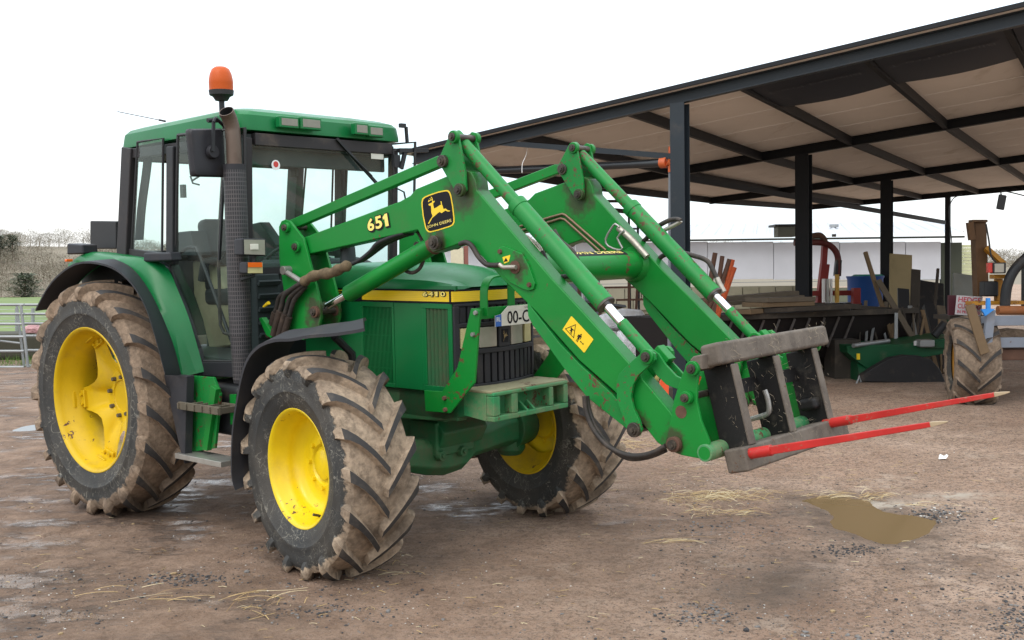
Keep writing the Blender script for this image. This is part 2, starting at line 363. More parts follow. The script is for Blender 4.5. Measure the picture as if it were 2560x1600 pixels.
# ------------------------------------------------------------ wheels
def tyre_mesh(R, Rb, Wd, nl, lh, sweep, hub, lw):
    hw = Wd / 2; rc = R - lh
    prof = [(hw * .78, Rb - .012), (hw * .86, Rb + .006), (hw * .95, Rb + (rc - Rb) * .25), (hw * .975, Rb + (rc - Rb) * .34), (hw * 1.0, Rb + (rc - Rb) * .37), (hw * 1.0, Rb + (rc - Rb) * .43), (hw * .985, Rb + (rc - Rb) * .46), (hw * .99, Rb + (rc - Rb) * .6), (hw * .985, Rb + (rc - Rb) * .74),
            (hw * .93, rc - .045), (hw * .84, rc - .02), (hw * .6, rc - .007), (hw * .3, rc - .001), (0, rc)]
    full = [(-y, r) for y, r in prof] + [(y, r) for y, r in reversed(prof[:-1])]
    mb = MB(); mb.lathe(full, n=120)
    out = list(reversed(prof))                       # from the crown to the bead
    def at(s):                                       # point and outward normal along the section, s in station index
        i = min(int(s), len(out) - 2); f = s - i; a = V((out[i][0], out[i][1], 0)); b = V((out[i + 1][0], out[i + 1][1], 0))
        p = a.lerp(b, f); i2 = min(i + 1, len(out) - 2); i0 = max(i - 1, 0)
        t = ((V((*out[i + 1], 0)) - V((*out[i], 0))).normalized() * 1 + (V((*out[i2 + 1], 0)) - V((*out[i2], 0))).normalized() * f + (V((*out[i0 + 1], 0)) - V((*out[i0], 0))).normalized() * (1 - f))
        t.normalize(); return p, V((-t.y, t.x, 0))   # (y, r)
    rnd = random.Random(5)
    stations = [(-.12, 1.0, .95), (.4, 1.0, 1.0), (1.0, 1.0, 1.0), (1.6, 1.0, 1.0), (2.2, 1.0, 1.08), (2.8, 1.0, 1.3), (3.25, 1.0, 1.5), (3.7, .95, 1.4), (4.15, .78, 1.2), (4.7, .55, 1.0), (5.2, .28, .85), (5.5, .0, .8)]
    for sd in (-1, 1):
        for k in range(nl):
            f0 = 2 * PI * (k + (.5 if sd > 0 else 0)) / nl; j = rnd.uniform(-.004, .004)
            rs = []
            for si, (s, hh, ww) in enumerate(stations):
                p, nn = at(max(0, s)) if s >= 0 else (V((s * hw * .3, rc, 0)), V((0, 1, 0)))
                if s < 0: nn = V((0, 1, 0))
                yy = min(abs(p.x) / hw, .93) if s > 0 else 0
                if s < 0: yy = -.02
                f = f0 - sweep * (1 if yy >= 0 else -1) * (abs(yy) ** .92) + j
                h = lh * hh * (1.0 if s < 3 else .95); base = p - nn * .012; top = p + nn * h
                if nn.y > .75: top.y = min(top.y, R - .012 * yy * yy)
                rr = max(p.y, .2); at_ = lw * ww / 2 / rr; ab = at_ * 1.42 + .004
                ring = []
                for q, da in ((base, -ab), (top, -at_), (top, at_), (base, ab)):
                    a = f + da; ring.append(V((q.y * math.sin(a), sd * q.x, q.y * math.cos(a))))
                rs.append(ring)
            b = len(mb.v); mb.v += [tuple(v) for r in rs for v in r]
            for i in range(len(rs) - 1):
                for c in range(3):
                    quad = (b + i * 4 + c, b + i * 4 + c + 1, b + i * 4 + 4 + c + 1, b + i * 4 + 4 + c)
                    mb.f.append(quad); mb.m.append(1 if c == 1 and i < 6 else 0)
            mb.f.append((b, b + 1, b + 2, b + 3)); mb.m.append(0)
    # the loaded tyre flattens where it stands and bulges a little
    nv = []
    for x, y, z in mb.v:
        lim = -hub - .012
        if z < lim + .10:
            t = (lim + .10 - z) / .2; y *= 1 + .05 * sstep(t)
        nv.append((x, y, max(z, lim)))
    mb.v = nv
    return mb
def make_wheel(name, parent, mats, R, Rb, Wd, nl, lh, sweep, hub, lw, rim_fn, label=None):
    w = empty(name, None, parent)
    ty = tyre_mesh(R, Rb, Wd, nl, lh, sweep, hub, lw).build('tyre', mats, w, ang=26)
    rim_fn(w)
    if label: w['label'] = label
    return w
def front_rim(w):       # outside of the wheel is -y
    o = -.178; i = .178; r = .344
    prof = [(o, r + .002), (o - .006, r - .004), (o - .004, r - .014), (o + .008, r - .022), (o + .02, r - .030), (o + .055, r - .036), (o + .075, r - .052), (o + .11, r - .060), (o + .135, r - .064), (o + .155, r - .082), (o + .165, r - .11)]
    mb = MB(); mb.lathe(prof, n=72)
    mb.build('rim', M['yellow'], w, ang=50)
    d = MB(); z = o + .165
    d.lathe([(z, r - .11), (z + .006, r - .13), (z + .004, .17), (z - .004, .155), (z - .004, .118), (z + .012, .105), (z + .012, .0005)], n=48)
    d.build('disc', M['yellow'], w, ang=50)
    h = MB(); h.lathe([(z - .006, .088), (z - .012, .080), (z - .014, .0005)], n=28); h.build('hub', M['yellow'], w, ang=40)
    for k in range(8):
        a = 2 * PI * k / 8; q = MB(); q.cyl((.136 * math.sin(a), z + .002, .136 * math.cos(a)), (.136 * math.sin(a), z - .022, .136 * math.cos(a)), .015, .013, 6)
        q.build('wheel_nut', M['yellow'], w, ang=30)
    b = MB(); b.lathe([(i, r + .002), (i + .004, r - .012), (i - .03, r - .03), (i - .10, r - .07), (i - .14, r - .11), (z + .03, r - .13)], n=72); b.build('inner_rim', M['yellow_dull'], w, ang=50)
    v = MB(); v.path([(.06, o + .10, -r + .065), (.065, o + .08, -r + .075), (.065, o + .05, -r + .085)], .008, 8); v.build('valve', M['pin'], w)
def rear_rim(w):
    o = -.20; r = .515
    prof = [(o, r + .002), (o - .006, r - .005), (o - .004, r - .016), (o + .01, r - .026), (o + .03, r - .034), (o + .07, r - .040), (o + .085, r - .056), (o + .12, r - .062), (o + .135, r - .074), (o + .22, r - .080), (o + .30, r - .072), (o + .34, r - .05), (o + .40, r - .02), (o + .405, r + .002)]
    mb = MB(); mb.lathe(prof, n=88); mb.build('rim', M['yellow_dull'], w, ang=50)
    z = o + .195; pts = []
    for k in range(5):      # six lobed centre plate bolted to the rim
        a0 = math.radians(-106 - 72 * k + 4)
        for da, rr in ((-11, .432), (-7, .438), (7, .438), (11, .432), (15, .36), (24, .285), (36, .255), (48, .285), (57, .36)):
            a = a0 - math.radians(da); pts.append((rr * math.cos(a), rr * math.sin(a)))
    d = MB(); rr_ = []
    for sc, dz in ((1.0, -.010), (.93, -.006), (.84, .002), (.74, .012), (.64, .028), (.52, .050)): rr_.append([V((a * sc, z + dz, b * sc)) for a, b in pts])
    rr_.append([V((.16 * a / math.hypot(a, b), z + .062, .16 * b / math.hypot(a, b))) for a, b in pts]); rr_.append([V((.0005 * a, z + .062, .0005 * b)) for a, b in pts])
    d.rings(rr_, False).build('disc', M['yellow_dull'], w, ang=60, fix=False)
    h = MB(); h.lathe([(z + .060, .19), (z + .050, .185), (z + .050, .115), (z + .058, .110), (z + .058, .0005)], n=40); h.build('hub', M['yellow_dull'], w, ang=40)
    for k in range(8):
        a = 2 * PI * k / 8 + .2; q = MB(); p = V((.143 * math.sin(a), 0, .143 * math.cos(a)))
        q.cyl(p + V((0, z + .05, 0)), p + V((0, z + .022, 0)), .016, .014, 6); q.build('wheel_nut', M['stepm'], w, ang=30)
    for k in range(5):
        a = math.radians(-106 - 72 * k + 4); e = V((math.cos(a), 0, math.sin(a))); t = V((-math.sin(a), 0, math.cos(a)))
        q = MB(); rot = Matrix((e, V((0, 1, 0)), t)).transposed()
        q.box(e * .425 + V((0, z - .012, 0)), (.055, .035, .13), rot); q.box(e * .452 + V((0, z - .045, 0)), (.02, .085, .12), rot)
        q.build('rim_clamp', M['yellow_dull'], w, bevel=.006)
        for sg in (-1, 1):
            q = MB(); q.cyl(e * .42 + t * .035 * sg + V((0, z - .02, 0)), e * .42 + t * .035 * sg + V((0, z - .045, 0)), .013, .012, 6); q.build('bolt', M['yellow_dull'], w, ang=30)

tr = empty('tractor', TF)
tag(tr, 'muddy green tractor with yellow wheels and a front loader, standing in the yard', 'tractor')
KP, ST = .62, -.15078
fm = make_tyre_mats('front', .555, (.36, .275, .195)); rm = make_tyre_mats('rear', .70, (.27, .195, .135))
for sd in (-1, 1):
    c = V((2.4, sd * KP, 0)) + sd * .307 * V((-math.sin(ST), math.cos(ST), 0))
    w = make_wheel('front_wheel', tr, fm, .652, .340, .43, 17, .050, .42, .609, .040, front_rim)
    m = Matrix.Translation(V((c.x, c.y, .609))) @ Matrix.Rotation(ST, 4, 'Z')
    if sd > 0:
        # the far wheel is the same wheel turned about; its lugs must still point forward, so mirror the tyre's tread
        m = m @ Matrix.Rotation(PI, 4, 'Z')
        for ch in w.children:
            if ch.name.startswith('tyre'):
                for v in ch.data.vertices: v.co.x = -v.co.x
                ch.data.flip_normals()
    else: m = m @ Matrix.Rotation(math.radians(9), 4, 'Y') if False else m
    w.matrix_local = m
    w['label'] = 'near front wheel, its tread caked in dry pale mud' if sd < 0 else 'far front wheel seen from its inner side'
    w = make_wheel('rear_wheel', tr, rm, .838, .508, .47, 20, .052, .36, .811, .046, rear_rim)
    m = Matrix.Translation(V((0, sd * .888, .811)))
    if sd > 0:
        m = m @ Matrix.Rotation(PI, 4, 'Z')
        for ch in w.children:
            if ch.name.startswith('tyre'):
                for v in ch.data.vertices: v.co.x = -v.co.x
                ch.data.flip_normals()
    w.matrix_local = m

# ------------------------------------------------------------ rear mudguards
def curve_y(y, px, fixed=()): return [V((a, y, b)) for a, b in fixed] + [T(1, y, *p) for p in px]
def mirror_y(pts): return [V((p.x, -p.y, p.z)) for p in pts]
outer = curve_y(-1.12, [(88, 773), (129, 703), (190, 657), (262, 660), (315, 692), (356, 750), (384, 828), (412, 932)])
lip = [V((p.x, -.90, p.z + .012)) for p in outer[:3]] + curve_y(-.90, [(300, 653), (340, 680), (384, 745), (430, 851), (453, 935)])
crest = curve_y(-.86, [(300, 640), (361, 653), (399, 731), (440, 835), (466, 937)], [(-.66, 1.76), (-.55, 1.80), (-.38, 1.835)])
inner = curve_y(-.76, [(340, 640), (411, 662), (447, 731), (478, 812), (509, 922)], [(-.68, 1.77), (-.55, 1.81), (-.38, 1.85)])
inlow = [p + V((.0, .02, -.30)) for p in inner]
for sd in (-1, 1):
    f = (lambda L: smooth_path(L if sd < 0 else mirror_y(L), 4))
    a, b_, c_, d_ = f(outer), f(lip), f(crest), f(inner)
    g = MB(); dn = [p + V((0, 0, -.014)) for p in a]; dn2 = [p + V((0, 0, -.012)) for p in b_]
    rs = [[a[i], b_[i], dn2[i], dn[i]] for i in range(len(a))]
    g.rings(rs).build('mudguard_edge', M['guard'], tr, ang=50)
    g = MB(); mid = [c_[i].lerp(d_[i], .5) + V((0, 0, .006)) for i in range(len(a))]
    low = [p + V((0, 0, -.02)) for p in d_]; lo2 = [p + V((0, 0, -.02)) for p in b_]
    g.rings([[b_[i] + V((0, 0, .001)), c_[i], mid[i], d_[i], low[i], lo2[i]] for i in range(len(a))]).build('rear_mudguard', M['green'], tr, ang=60)
    g = MB(); e_ = [V((min(max(p.x, -.6), .95), p.y, min(p.z, 1.2))) for p in d_]
    g.rings([[d_[i] + V((0, -.0 * sd, -.02)), e_[i], e_[i] + V((0, -.03 * sd, 0)), d_[i] + V((0, -.03 * sd, -.02))] for i in range(len(a))]).build('inner_mudguard', M['blackpaint'], tr, ang=60)

# ------------------------------------------------------------ cab
cab_mid = M['cabgrey']
def outline(ins, n=5):      # roof plan, x forward
    x0, x1, yy, rc = -.115 + ins, 1.345 - ins, .725 - ins, .10
    pts = []
    for cx, cy, a0 in ((x1 - rc, yy - rc, 0), (x0 + rc, yy - rc, 90), (x0 + rc, -yy + rc, 180), (x1 - rc, -yy + rc, 270)):
        for k in range(n + 1):
            a = math.radians(a0 + 90 * k / n); pts.append((cx + rc * math.cos(a), cy + rc * math.sin(a)))
    return [(x + (.06 * (1 - (y / .725) ** 2) if x > .9 else 0), y) for x, y in pts]
def zr(x): return .045 * math.sin(max(0, min(1, (x + .1) / 1.5)) * PI) + .028 * (x / 1.4)
g = MB(); rs = []
for ins, z in ((.02, 2.570), (0, 2.576), (0, 2.60), (.010, 2.672), (.034, 2.697), (.10, 2.714), (.24, 2.732), (.42, 2.738)):
    rs.append([V((x, y, z + zr(x))) for x, y in outline(ins)])
g.rings(rs).build('cab_roof', M['green'], tr, ang=28)
g = MB(); g.rings([[V((x, y, z)) for x, y in outline(.045)] for z in (2.50, 2.585)]).build('roof_lining', M['interior'], tr)
def pillar(name, a, b, w, d, mat=cab_mid):
    for sd in (-1, 1):
        q = MB(); A = V((a[0], a[1] * sd, a[2])); B = V((b[0], b[1] * sd, b[2]))
        q.bar(A, B, d, w, up=V((1, 0, 0))); q.build(name, mat, tr, bevel=.008)
pillar('front_pillar', (1.32, .64, 2.56), (1.25, .64, 1.13), .062, .05)
pillar('door_pillar', (.615, .735, 2.55), (.565, .745, 1.75), .085, .05, M['blackpaint'])
pillar('rear_pillar', (.075, .735, 2.58), (-.045, .745, 1.80), .13, .07)
fr_ = []
for sd in (-1, 1): fr_ += [((1.30, sd * .64, 2.545), (.06, sd * .735, 2.535), .05, .07), ((.03, sd * .74, 1.84), (.56, sd * .75, 1.80), .04, .05)]
fr_ += [((1.335, -.60, 2.55), (1.335, .60, 2.55), .05, .08), ((.03, -.69, 2.53), (.03, .69, 2.53), .05, .08), ((-.05, -.70, 1.82), (-.05, .70, 1.82), .05, .06), ((1.25, -.58, 1.70), (1.25, .58, 1.70), .06, .06)]
for a_, b_, w_, h_ in fr_: MB().bar(a_, b_, w_, h_).build('frame_rail', cab_mid, tr, bevel=.006)
g = MB(); g.add([(1.345, -.62, 2.52), (1.345, .62, 2.52), (1.285, .62, 1.72), (1.285, -.62, 1.72)], [(0, 1, 2, 3)]); g.build('windscreen', M['glass'], tr, ang=0, fix=False)
for sd in (-1, 1):
    py_ = -.742
    L = [T(1, py_, *p) for p in ((445, 338), (612, 320), (612, 903), (505, 903), (490, 860), (478, 812), (447, 731), (425, 668), (440, 610))]
    fr = L if sd < 0 else mirror_y(L)
    g = MB(); g.add(fr, [tuple(range(len(fr)))]); g.build('door_glass', M['glass'], tr, ang=0, fix=False)
    g = MB(); g.path(fr + [fr[0]], .011, 8, False); g.build('door_seal', M['rubber'], tr)
    L = [T(1, -.748, *p) for p in ((344, 355), (408, 346), (405, 645), (329, 628))]; fr = L if sd < 0 else mirror_y(L)
    g = MB(); g.add(fr, [(0, 1, 2, 3)]); g.build('quarter_window', M['glass'], tr, ang=0, fix=False)
    g = MB(); g.path(fr + [fr[0]], .009, 8, False); g.build('window_seal', M['rubber'], tr)
g = MB(); g.add([(.03, -.68, 2.50), (.03, .68, 2.50), (-.06, .70, 1.86), (-.06, -.70, 1.86)], [(0, 1, 2, 3)]); g.build('rear_window', M['glass'], tr, ang=0, fix=False)
# sill, floor and firewall
g = MB(); g.prism(YP(-.74, [(503, 905), (618, 905), (618, 945), (500, 938)]), -.76, -.70); g.build('door_sill', M['plastic'], tr, bevel=.006)
for nm, c_, z_ in (('cab_floor', (.60, 0, 1.10), (1.25, 1.36, .05)), ('firewall', (1.27, 0, 1.38), (.04, 1.26, .50)), ('rear_bulkhead', (-.02, 0, 1.50), (.05, 1.40, .60))): MB().box(c_, z_).build(nm, M['interior'], tr, bevel=.004)
for sd in (-1, 1):
    vb = MB().box((1.33, sd * .55, 1.40), (.08, .18, .56)).build('firewall_vent', M['interior'], tr, bevel=.006)
    for k in range(6): MB().box((1.385, sd * .55, 1.20 + k * .085), (.02, .17, .03), Matrix.Rotation(.5, 3, 'Y')).build('vent_slat', M['interior'], vb)
# interior
g = MB(); g.box((1.16, 0, 1.66), (.26, .75, .22)); g.box((1.10, 0, 1.45), (.2, .4, .4)); g.build('dashboard', M['interior'], tr, bevel=.03, seg=3)
g = MB(); cw = V((.93, 0, 1.80)); ax_ = V((-.5, 0, .86)).normalized(); ux = V((0, 1, 0)); uy = ax_.cross(ux)
ring = [cw + (ux * math.cos(2 * PI * i / 28) + uy * math.sin(2 * PI * i / 28)) * .20 for i in range(29)]
g.path(ring, .013, 8, False); g.path([cw, cw - ax_ * .25], .03, 10)
for k in range(3): a = 2 * PI * k / 3; g.path([cw, cw + (ux * math.cos(a) + uy * math.sin(a)) * .2], .01, 6)
g.build('steering_wheel', M['rubber'], tr)
g = MB(); g.box((.38, 0, 1.50), (.46, .48, .13)); g.build('seat_cushion', M['seat'], tr, bevel=.04, seg=3)
g = MB(); g.box((.16, 0, 1.80), (.12, .46, .56), Matrix.Rotation(-.15, 3, 'Y')); g.build('seat_back', M['seat'], tr, bevel=.05, seg=3)
g = MB(); g.box((.3, 0, 1.28), (.4, .4, .34)); g.build('seat_base', M['interior'], tr, bevel=.02)
for sd in (-1, 1):
    g = MB(); g.path([(.2, sd * .28, 1.62), (.24, sd * .28, 1.76), (.50, sd * .28, 1.77)], .028, 10); g.build('armrest', M['seat'], tr)
g = MB(); g.prism(YP(-.22, [(452, 655), (490, 650), (540, 664), (575, 760), (577, 866), (522, 873), (505, 800), (470, 700)]), -.22, -.12); g.build('console_panel', M['beige'], tr, bevel=.02)
g = MB(); g.prism(YP(-.24, [(452, 633), (490, 632), (541, 645), (541, 664), (490, 650), (452, 655)]), -.26, -.12); g.build('console_top', M['interior'], tr, bevel=.008)
for (px, y0, y1) in ((470, 640, 595), (566, 640, 600), (546, 640, 590)):
    a = T(1, -.25, px, y0); b = T(1, -.25, px + 6, y1); q = MB(); q.path([a, b], .007, 8); q.cyl(b - V((0, 0, .02)), b + V((0, 0, .04)), .016, .022, 10); q.build('lever', M['rubber'], tr)
a = [T(1, -.70, *p) for p in ((452, 632), (468, 620), (486, 620), (500, 640), (580, 855))]
g = MB(); g.path(smooth_path(a, 4), .012, 8); g.build('door_pull', M['rubber'], tr)
# sun blind, monitor and sticker seen through the screen
g = MB(); g.box((1.24, .0, 2.47), (.02, 1.24, .16)); g.build('sun_visor', M['interior'], tr, bevel=.01)
g = MB(); q_ = T(0, 1.348, 689, 413); g.cyl(q_ + V((.001, 0, 0)), q_ + V((.003, 0, 0)), .034, .034, 28); g.build('round_sticker', M['white'], tr)
g = MB(); g.cyl(q_ + V((.003, 0, .006)), q_ + V((.0045, 0, .006)), .020, .020, 22); g.build('sticker_mark', M['redlens'], tr)
g = MB(); g.box(T(0, 1.352, 943, 383) , (.002, .12, .085)); g.build('tax_disc_holder', M['plate'], tr)
g = MB(); g.prism(YP(-.35, [(446, 640), (446, 580), (478, 577), (492, 640)]), -.36, -.22); g.build('side_console', M['interior'], tr, bevel=.01)
g = MB(); g.prism(YP(.35, [(640, 640), (640, 560), (662, 555), (700, 610), (700, 640)]), .30, .40); g.build('instrument_pod', M['interior'], tr, bevel=.01)
g = MB(); g.path([T(1, .3, 515, 430), T(1, .3, 480, 452)], .008, 6); g.path([T(1, .3, 476, 440), T(1, .3, 482, 458), T(1, .3, 498, 462)], .008, 6); g.box(T(1, .3, 458, 478), (.05, .03, .11)); g.build('cab_fan', M['interior'], tr)
g = MB(); L_ = [T(1, -.66, *p) for p in ((372, 372), (366, 430), (354, 520), (348, 600))]; g.strap(smooth_path(L_, 4), .10, .012, (1, 0, 0)); g.build('window_blind', M['seat'], tr)
for px_, py_2 in ((736, 432), (842, 412)): MB().box(T(1, .66, px_, py_2), (.07, .03, .06)).build('window_catch', M['interior'], tr, bevel=.008)
# roof lamps
for px0, px1, py0, py1 in ((700, 740, 297, 315), (750, 793, 300, 320), (884, 910, 314, 333), (920, 950, 320, 338)):
    a = T(0, 1.405, px0, (py0 + py1) / 2); b = T(0, 1.405, px1, (py0 + py1) / 2); hgt = T(0, 1.405, px0, py0).z - T(0, 1.405, px0, py1).z
    xx = 1.355 + .06 * (1 - (a.y / .725) ** 2)
    c = V((xx + .005, (a.y + b.y) / 2, (a.z + b.z) / 2)); w_ = abs(b.y - a.y)
    e = MB(); e.box(c, (.05, w_ + .03, hgt + .03)); lampo = e.build('roof_lamp', M['green'], tr, bevel=.008)
    e = MB(); e.box(c + V((.024, 0, 0)), (.006, w_, hgt)); e.build('lens', M['rooflens'], lampo, bevel=.002)
# aerial
g = MB(); a = T(1, -.72, 413, 303); b = T(1, -.72, 294, 279); g.path([a, a.lerp(b, .12)], .007, 8); g.path([a.lerp(b, .1), b], .003, 6); g.build('aerial', M['rubber'], tr)
# wipers
g = MB(); g.bar(T(0, 1.37, 842, 347), T(0, 1.37, 945, 462), .018, .018); g.path([T(0, 1.38, 870, 380), T(0, 1.38, 930, 440)], .006, 6); g.build('wiper', M['blackpaint'], tr)
g = MB(); g.bar(T(1, -.78, 559, 450), T(1, -.78, 548, 650), .016, .016); g.build('grab_rail_upper', M['blackpaint'], tr)
# beacon on its bracket
bc = V((1.15, -.70, 0)); bz = T(1, -.70, 554, 238).z
g = MB(); g.lathez([(2.60, .018), (bz - .03, .018)], bc, 12); g.build('beacon_stalk', M['blackpaint'], tr)
g = MB(); g.lathez([(bz - .035, .04), (bz - .01, .055), (bz, .076), (bz + .03, .08), (bz + .032, .072)], bc, 28); be = g.build('beacon', M['rubber'], tr)
g = MB(); L_ = [(bz + .031, .076), (bz + .075, .077), (bz + .080, .0775), (bz + .10, .076), (bz + .135, .069), (bz + .165, .056), (bz + .18, .035), (bz + .184, .001)]
g.lathez(L_, bc, 32); g.build('beacon_lens', M['beacon'], be)
# exhaust stack with perforated guard
ex = V((1.405, -.80, 0))
s_ = Mat('perforated_exhaust_guard'); sp = nd(s_.t, 'ShaderNodeSeparateXYZ'); s_.lk(s_.tc.outputs['Object'], sp.inputs[0])
an = s_.math('ARCTAN2', s_.math('SUBTRACT', sp.outputs[0], ex.x), s_.math('SUBTRACT', sp.outputs[1], ex.y))
h1 = s_.math('FRACT', s_.math('MULTIPLY', an, 30 / (2 * PI))); h2 = s_.math('FRACT', s_.math('MULTIPLY', sp.outputs[2], 38))
hole = s_.math('MULTIPLY', s_.math('GREATER_THAN', h1, .32), s_.math('GREATER_THAN', h2, .25))
s_.setc(s_.mix(hole, s_.mix(s_.noise(12, 5), (.050, .050, .056), (.085, .072, .068)), (.010, .010, .012))); s_.setr(.5); s_.bump(hole, -.6, .004)
M['perf'] = s_.m
g = MB(); g.lathez([(1.30, .07), (2.34, .07)], ex, 28); g.lathez([(1.02, .058), (1.30, .066)], ex, 24); g.build('exhaust_guard', M['perf'], tr)
g = MB(); g.lathez([(2.34, .0705), (2.375, .0715), (2.376, .05)], ex, 28); g.build('exhaust_collar', M['plastic'], tr)
g = MB(); g.lathez([(1.00, .055), (1.17, .060)], ex, 24); g.build('exhaust_sleeve', M['plastic'], tr)
M['exh'] = paint('heat_stained_exhaust', (.115, .082, .062), .5, .4, dirt=.5, dirtcol=(.08, .05, .035), scale=9)
g = MB(); P0 = [(ex.x, ex.y, 2.34), (ex.x, ex.y, 2.52), (ex.x - .005, ex.y - .002, 2.60), (ex.x - .0, ex.y - .025, 2.66), (ex.x + .015, ex.y - .055, 2.70)]
pp = smooth_path(P0, 5); rs = []
for i, p in enumerate(pp):
    d = (pp[min(i + 1, len(pp) - 1)] - pp[max(i - 1, 0)]).normalized(); x = V((1, 0, 0)); x = (x - d * x.dot(d)).normalized(); y = d.cross(x)
    rs.append([p + (x * math.cos(2 * PI * k / 24) + y * math.sin(2 * PI * k / 24)) * .047 for k in range(24)])
rin = [[p + (c - p) * .90 for c in r] for p, r in zip(pp, rs)]
g.rings(rs + [rin[-1]], False); g.build('exhaust_pipe', M['exh'], tr)
g = MB(); g.rings(list(reversed(rin[8:])), False); g.build('pipe_bore', M['dirtgap'], tr)
g = MB(); g.prism(YP(-.78, [(580, 985), (596, 985), (596, 1060), (582, 1060)]), -.80, -.76); g.build('exhaust_bracket', M['loader'], tr, bevel=.003)
# near mirror and arm
def mirror_head(pts, x, name, lab=None):
    c = [T(0, x, *p) for p in pts]; mb = MB(); ctr = (c[0] + c[1] + c[2] + c[3]) / 4
    rs = []
    for dx, s in ((-.05, .90), (-.03, 1.0), (.0, 1.0), (.018, .93), (.022, .80)):
        r = []
        for i in range(4):
            p, q, n_ = c[i], c[(i + 1) % 4], c[(i - 1) % 4]
            for t_, o_ in ((.12, n_), (.04, n_), (.04, q), (.12, q)):
                r.append(ctr + ((p.lerp(o_, t_)) - ctr) * s + V((dx, 0, 0)))
        rs.append(r)
    return mb.rings(rs).build(name, M['plastic'], tr, ang=45)
mirror_head([(470, 322), (556, 321), (563, 443), (482, 441)], 1.30, 'door_mirror')
g = MB(); k_ = T(0, 1.34, 532, 380); g.cyl(k_ - V((.01, 0, 0)), k_ + V((.02, 0, 0)), .045, .038, 20); g.build('mirror_boss', M['plastic'], tr, bevel=.004)
g = MB(); g.bar(T(0, 1.37, 532, 378), T(0, 1.37, 534, 304), .02, .012, V((1, 0, 0))); g.path(smooth_path([T(0, 1.37, 534, 306), T(0, 1.36, 538, 297), T(0, 1.34, 545, 300), T(0, 1.32, 575, 330)], 4), .012, 8)
g.path([T(0, 1.34, 519, 301), T(0, 1.34, 545, 301)], .014, 8); g.build('mirror_arm', M['blackpaint'], tr)
g = MB(); g.path([T(1, -.72, 560, 318), T(1, -.72, 556, 450), T(1, -.72, 549, 560), T(1, -.72, 546, 650), T(1, -.72, 548, 700), T(1, -.72, 549, 780), T(1, -.72, 551, 812), T(1, -.72, 560, 832), T(1, -.72, 585, 840)], .011, 8); g.build('grab_rail', M['hose'], tr)
# far mirror arm and bracket
g = MB(); g.bar(T(0, 1.42, 996, 376), T(0, 1.42, 1068, 376), .03, .035, V((1, 0, 0))); g.bar(T(0, 1.42, 1013, 378), T(0, 1.42, 1003, 422), .03, .02, V((1, 0, 0)))
g.bar(T(0, 1.42, 1015, 317), T(0, 1.42, 1018, 358), .02, .02, V((1, 0, 0))); g.box(T(0, 1.42, 1006, 314), (.03, .05, .03)); g.box(T(0, 1.40, 990, 403), (.03, .06, .09))
g.path([T(0, 1.40, p, q) for p, q in ((998, 378), (984, 376), (983, 420), (990, 470), (1010, 480), (1018, 520))], .007, 6); g.build('far_mirror_arm', M['blackpaint'], tr, bevel=.003)
# rear mirror box / work lamp left of the cab
g = MB(); c = [T(1, -.62, *p) for p in ((237, 552), (302, 553), (302, 622), (237, 622))]; g.prism([(p.x, p.z) for p in c], -.66, -.56); g.build('rear_work_lamp', M['rubber'], tr, bevel=.008)
g = MB(); c = [T(1, -.80, *p) for p in ((193, 608), (231, 611), (233, 634), (192, 636))]; g.prism([(p.x, p.z) for p in c], -.88, -.76); g.build('tail_lamp', M['plastic'], tr, bevel=.012)
g = MB(); g.box(T(1, -.90, 172, 651), (.03, .05, .02)); g.build('tail_lamp_lens', M['orange'], tr, bevel=.004)
# door hinge pod
g = MB(); c = [T(1, -.80, *p) for p in ((378, 631), (443, 630), (447, 652), (377, 655))]; g.prism([(p.x, p.z) for p in c], -.86, -.77); g.build('door_handle_pod', M['plastic'], tr, bevel=.014, seg=3)
# work lamp and indicator beside the exhaust
def lamp_box(name, q, y, dep, body, lens, lensname='lens', ins=.12):
    x = 1.62; c = [T(0, x, *p) for p in q]; mb = MB(); cc = (c[0] + c[1] + c[2] + c[3]) / 4
    mb.rings([[p + V((-dep, 0, 0)) * 1 + (cc - p) * .12 for p in c], [p + V((-dep * .6, 0, 0)) for p in c], [p for p in c]])
    b_ = mb.build(name, body, tr, bevel=.008, seg=3)
    e = MB(); e.add([p + (cc - p) * ins + V((.003, 0, 0)) for p in c], [(0, 1, 2, 3)]); e.build(lensname, lens, b_, ang=0, fix=False)
    return b_
lb = lamp_box('work_lamp', [(606, 638), (666, 640), (665, 597), (605, 596)], 0, .10, M['plastic'], M['lamp'], ins=.13)
e = MB(); c = T(0, 1.626, 636, 617); e.box(c, (.004, .06, .035)); e.build('bulb', M['plate'], lb, bevel=.002)
lb = lamp_box('indicator_lamp', [(617, 684), (658, 684), (657, 655), (617, 655)], 0, .09, M['plastic'], M['lampyellow'], ins=.08)
c = [T(0, 1.63, *p) for p in ((620, 668), (656, 668), (655, 656), (620, 656))]; e = MB(); e.add(c, [(0, 1, 2, 3)]); e.build('indicator_lens', M['orange'], lb, ang=0, fix=False)
g = MB(); g.path([T(0, 1.58, 600, 700), T(0, 1.58, 634, 690), T(0, 1.58, 636, 640)], .012, 8); g.build('lamp_bracket', M['rubber'], tr)
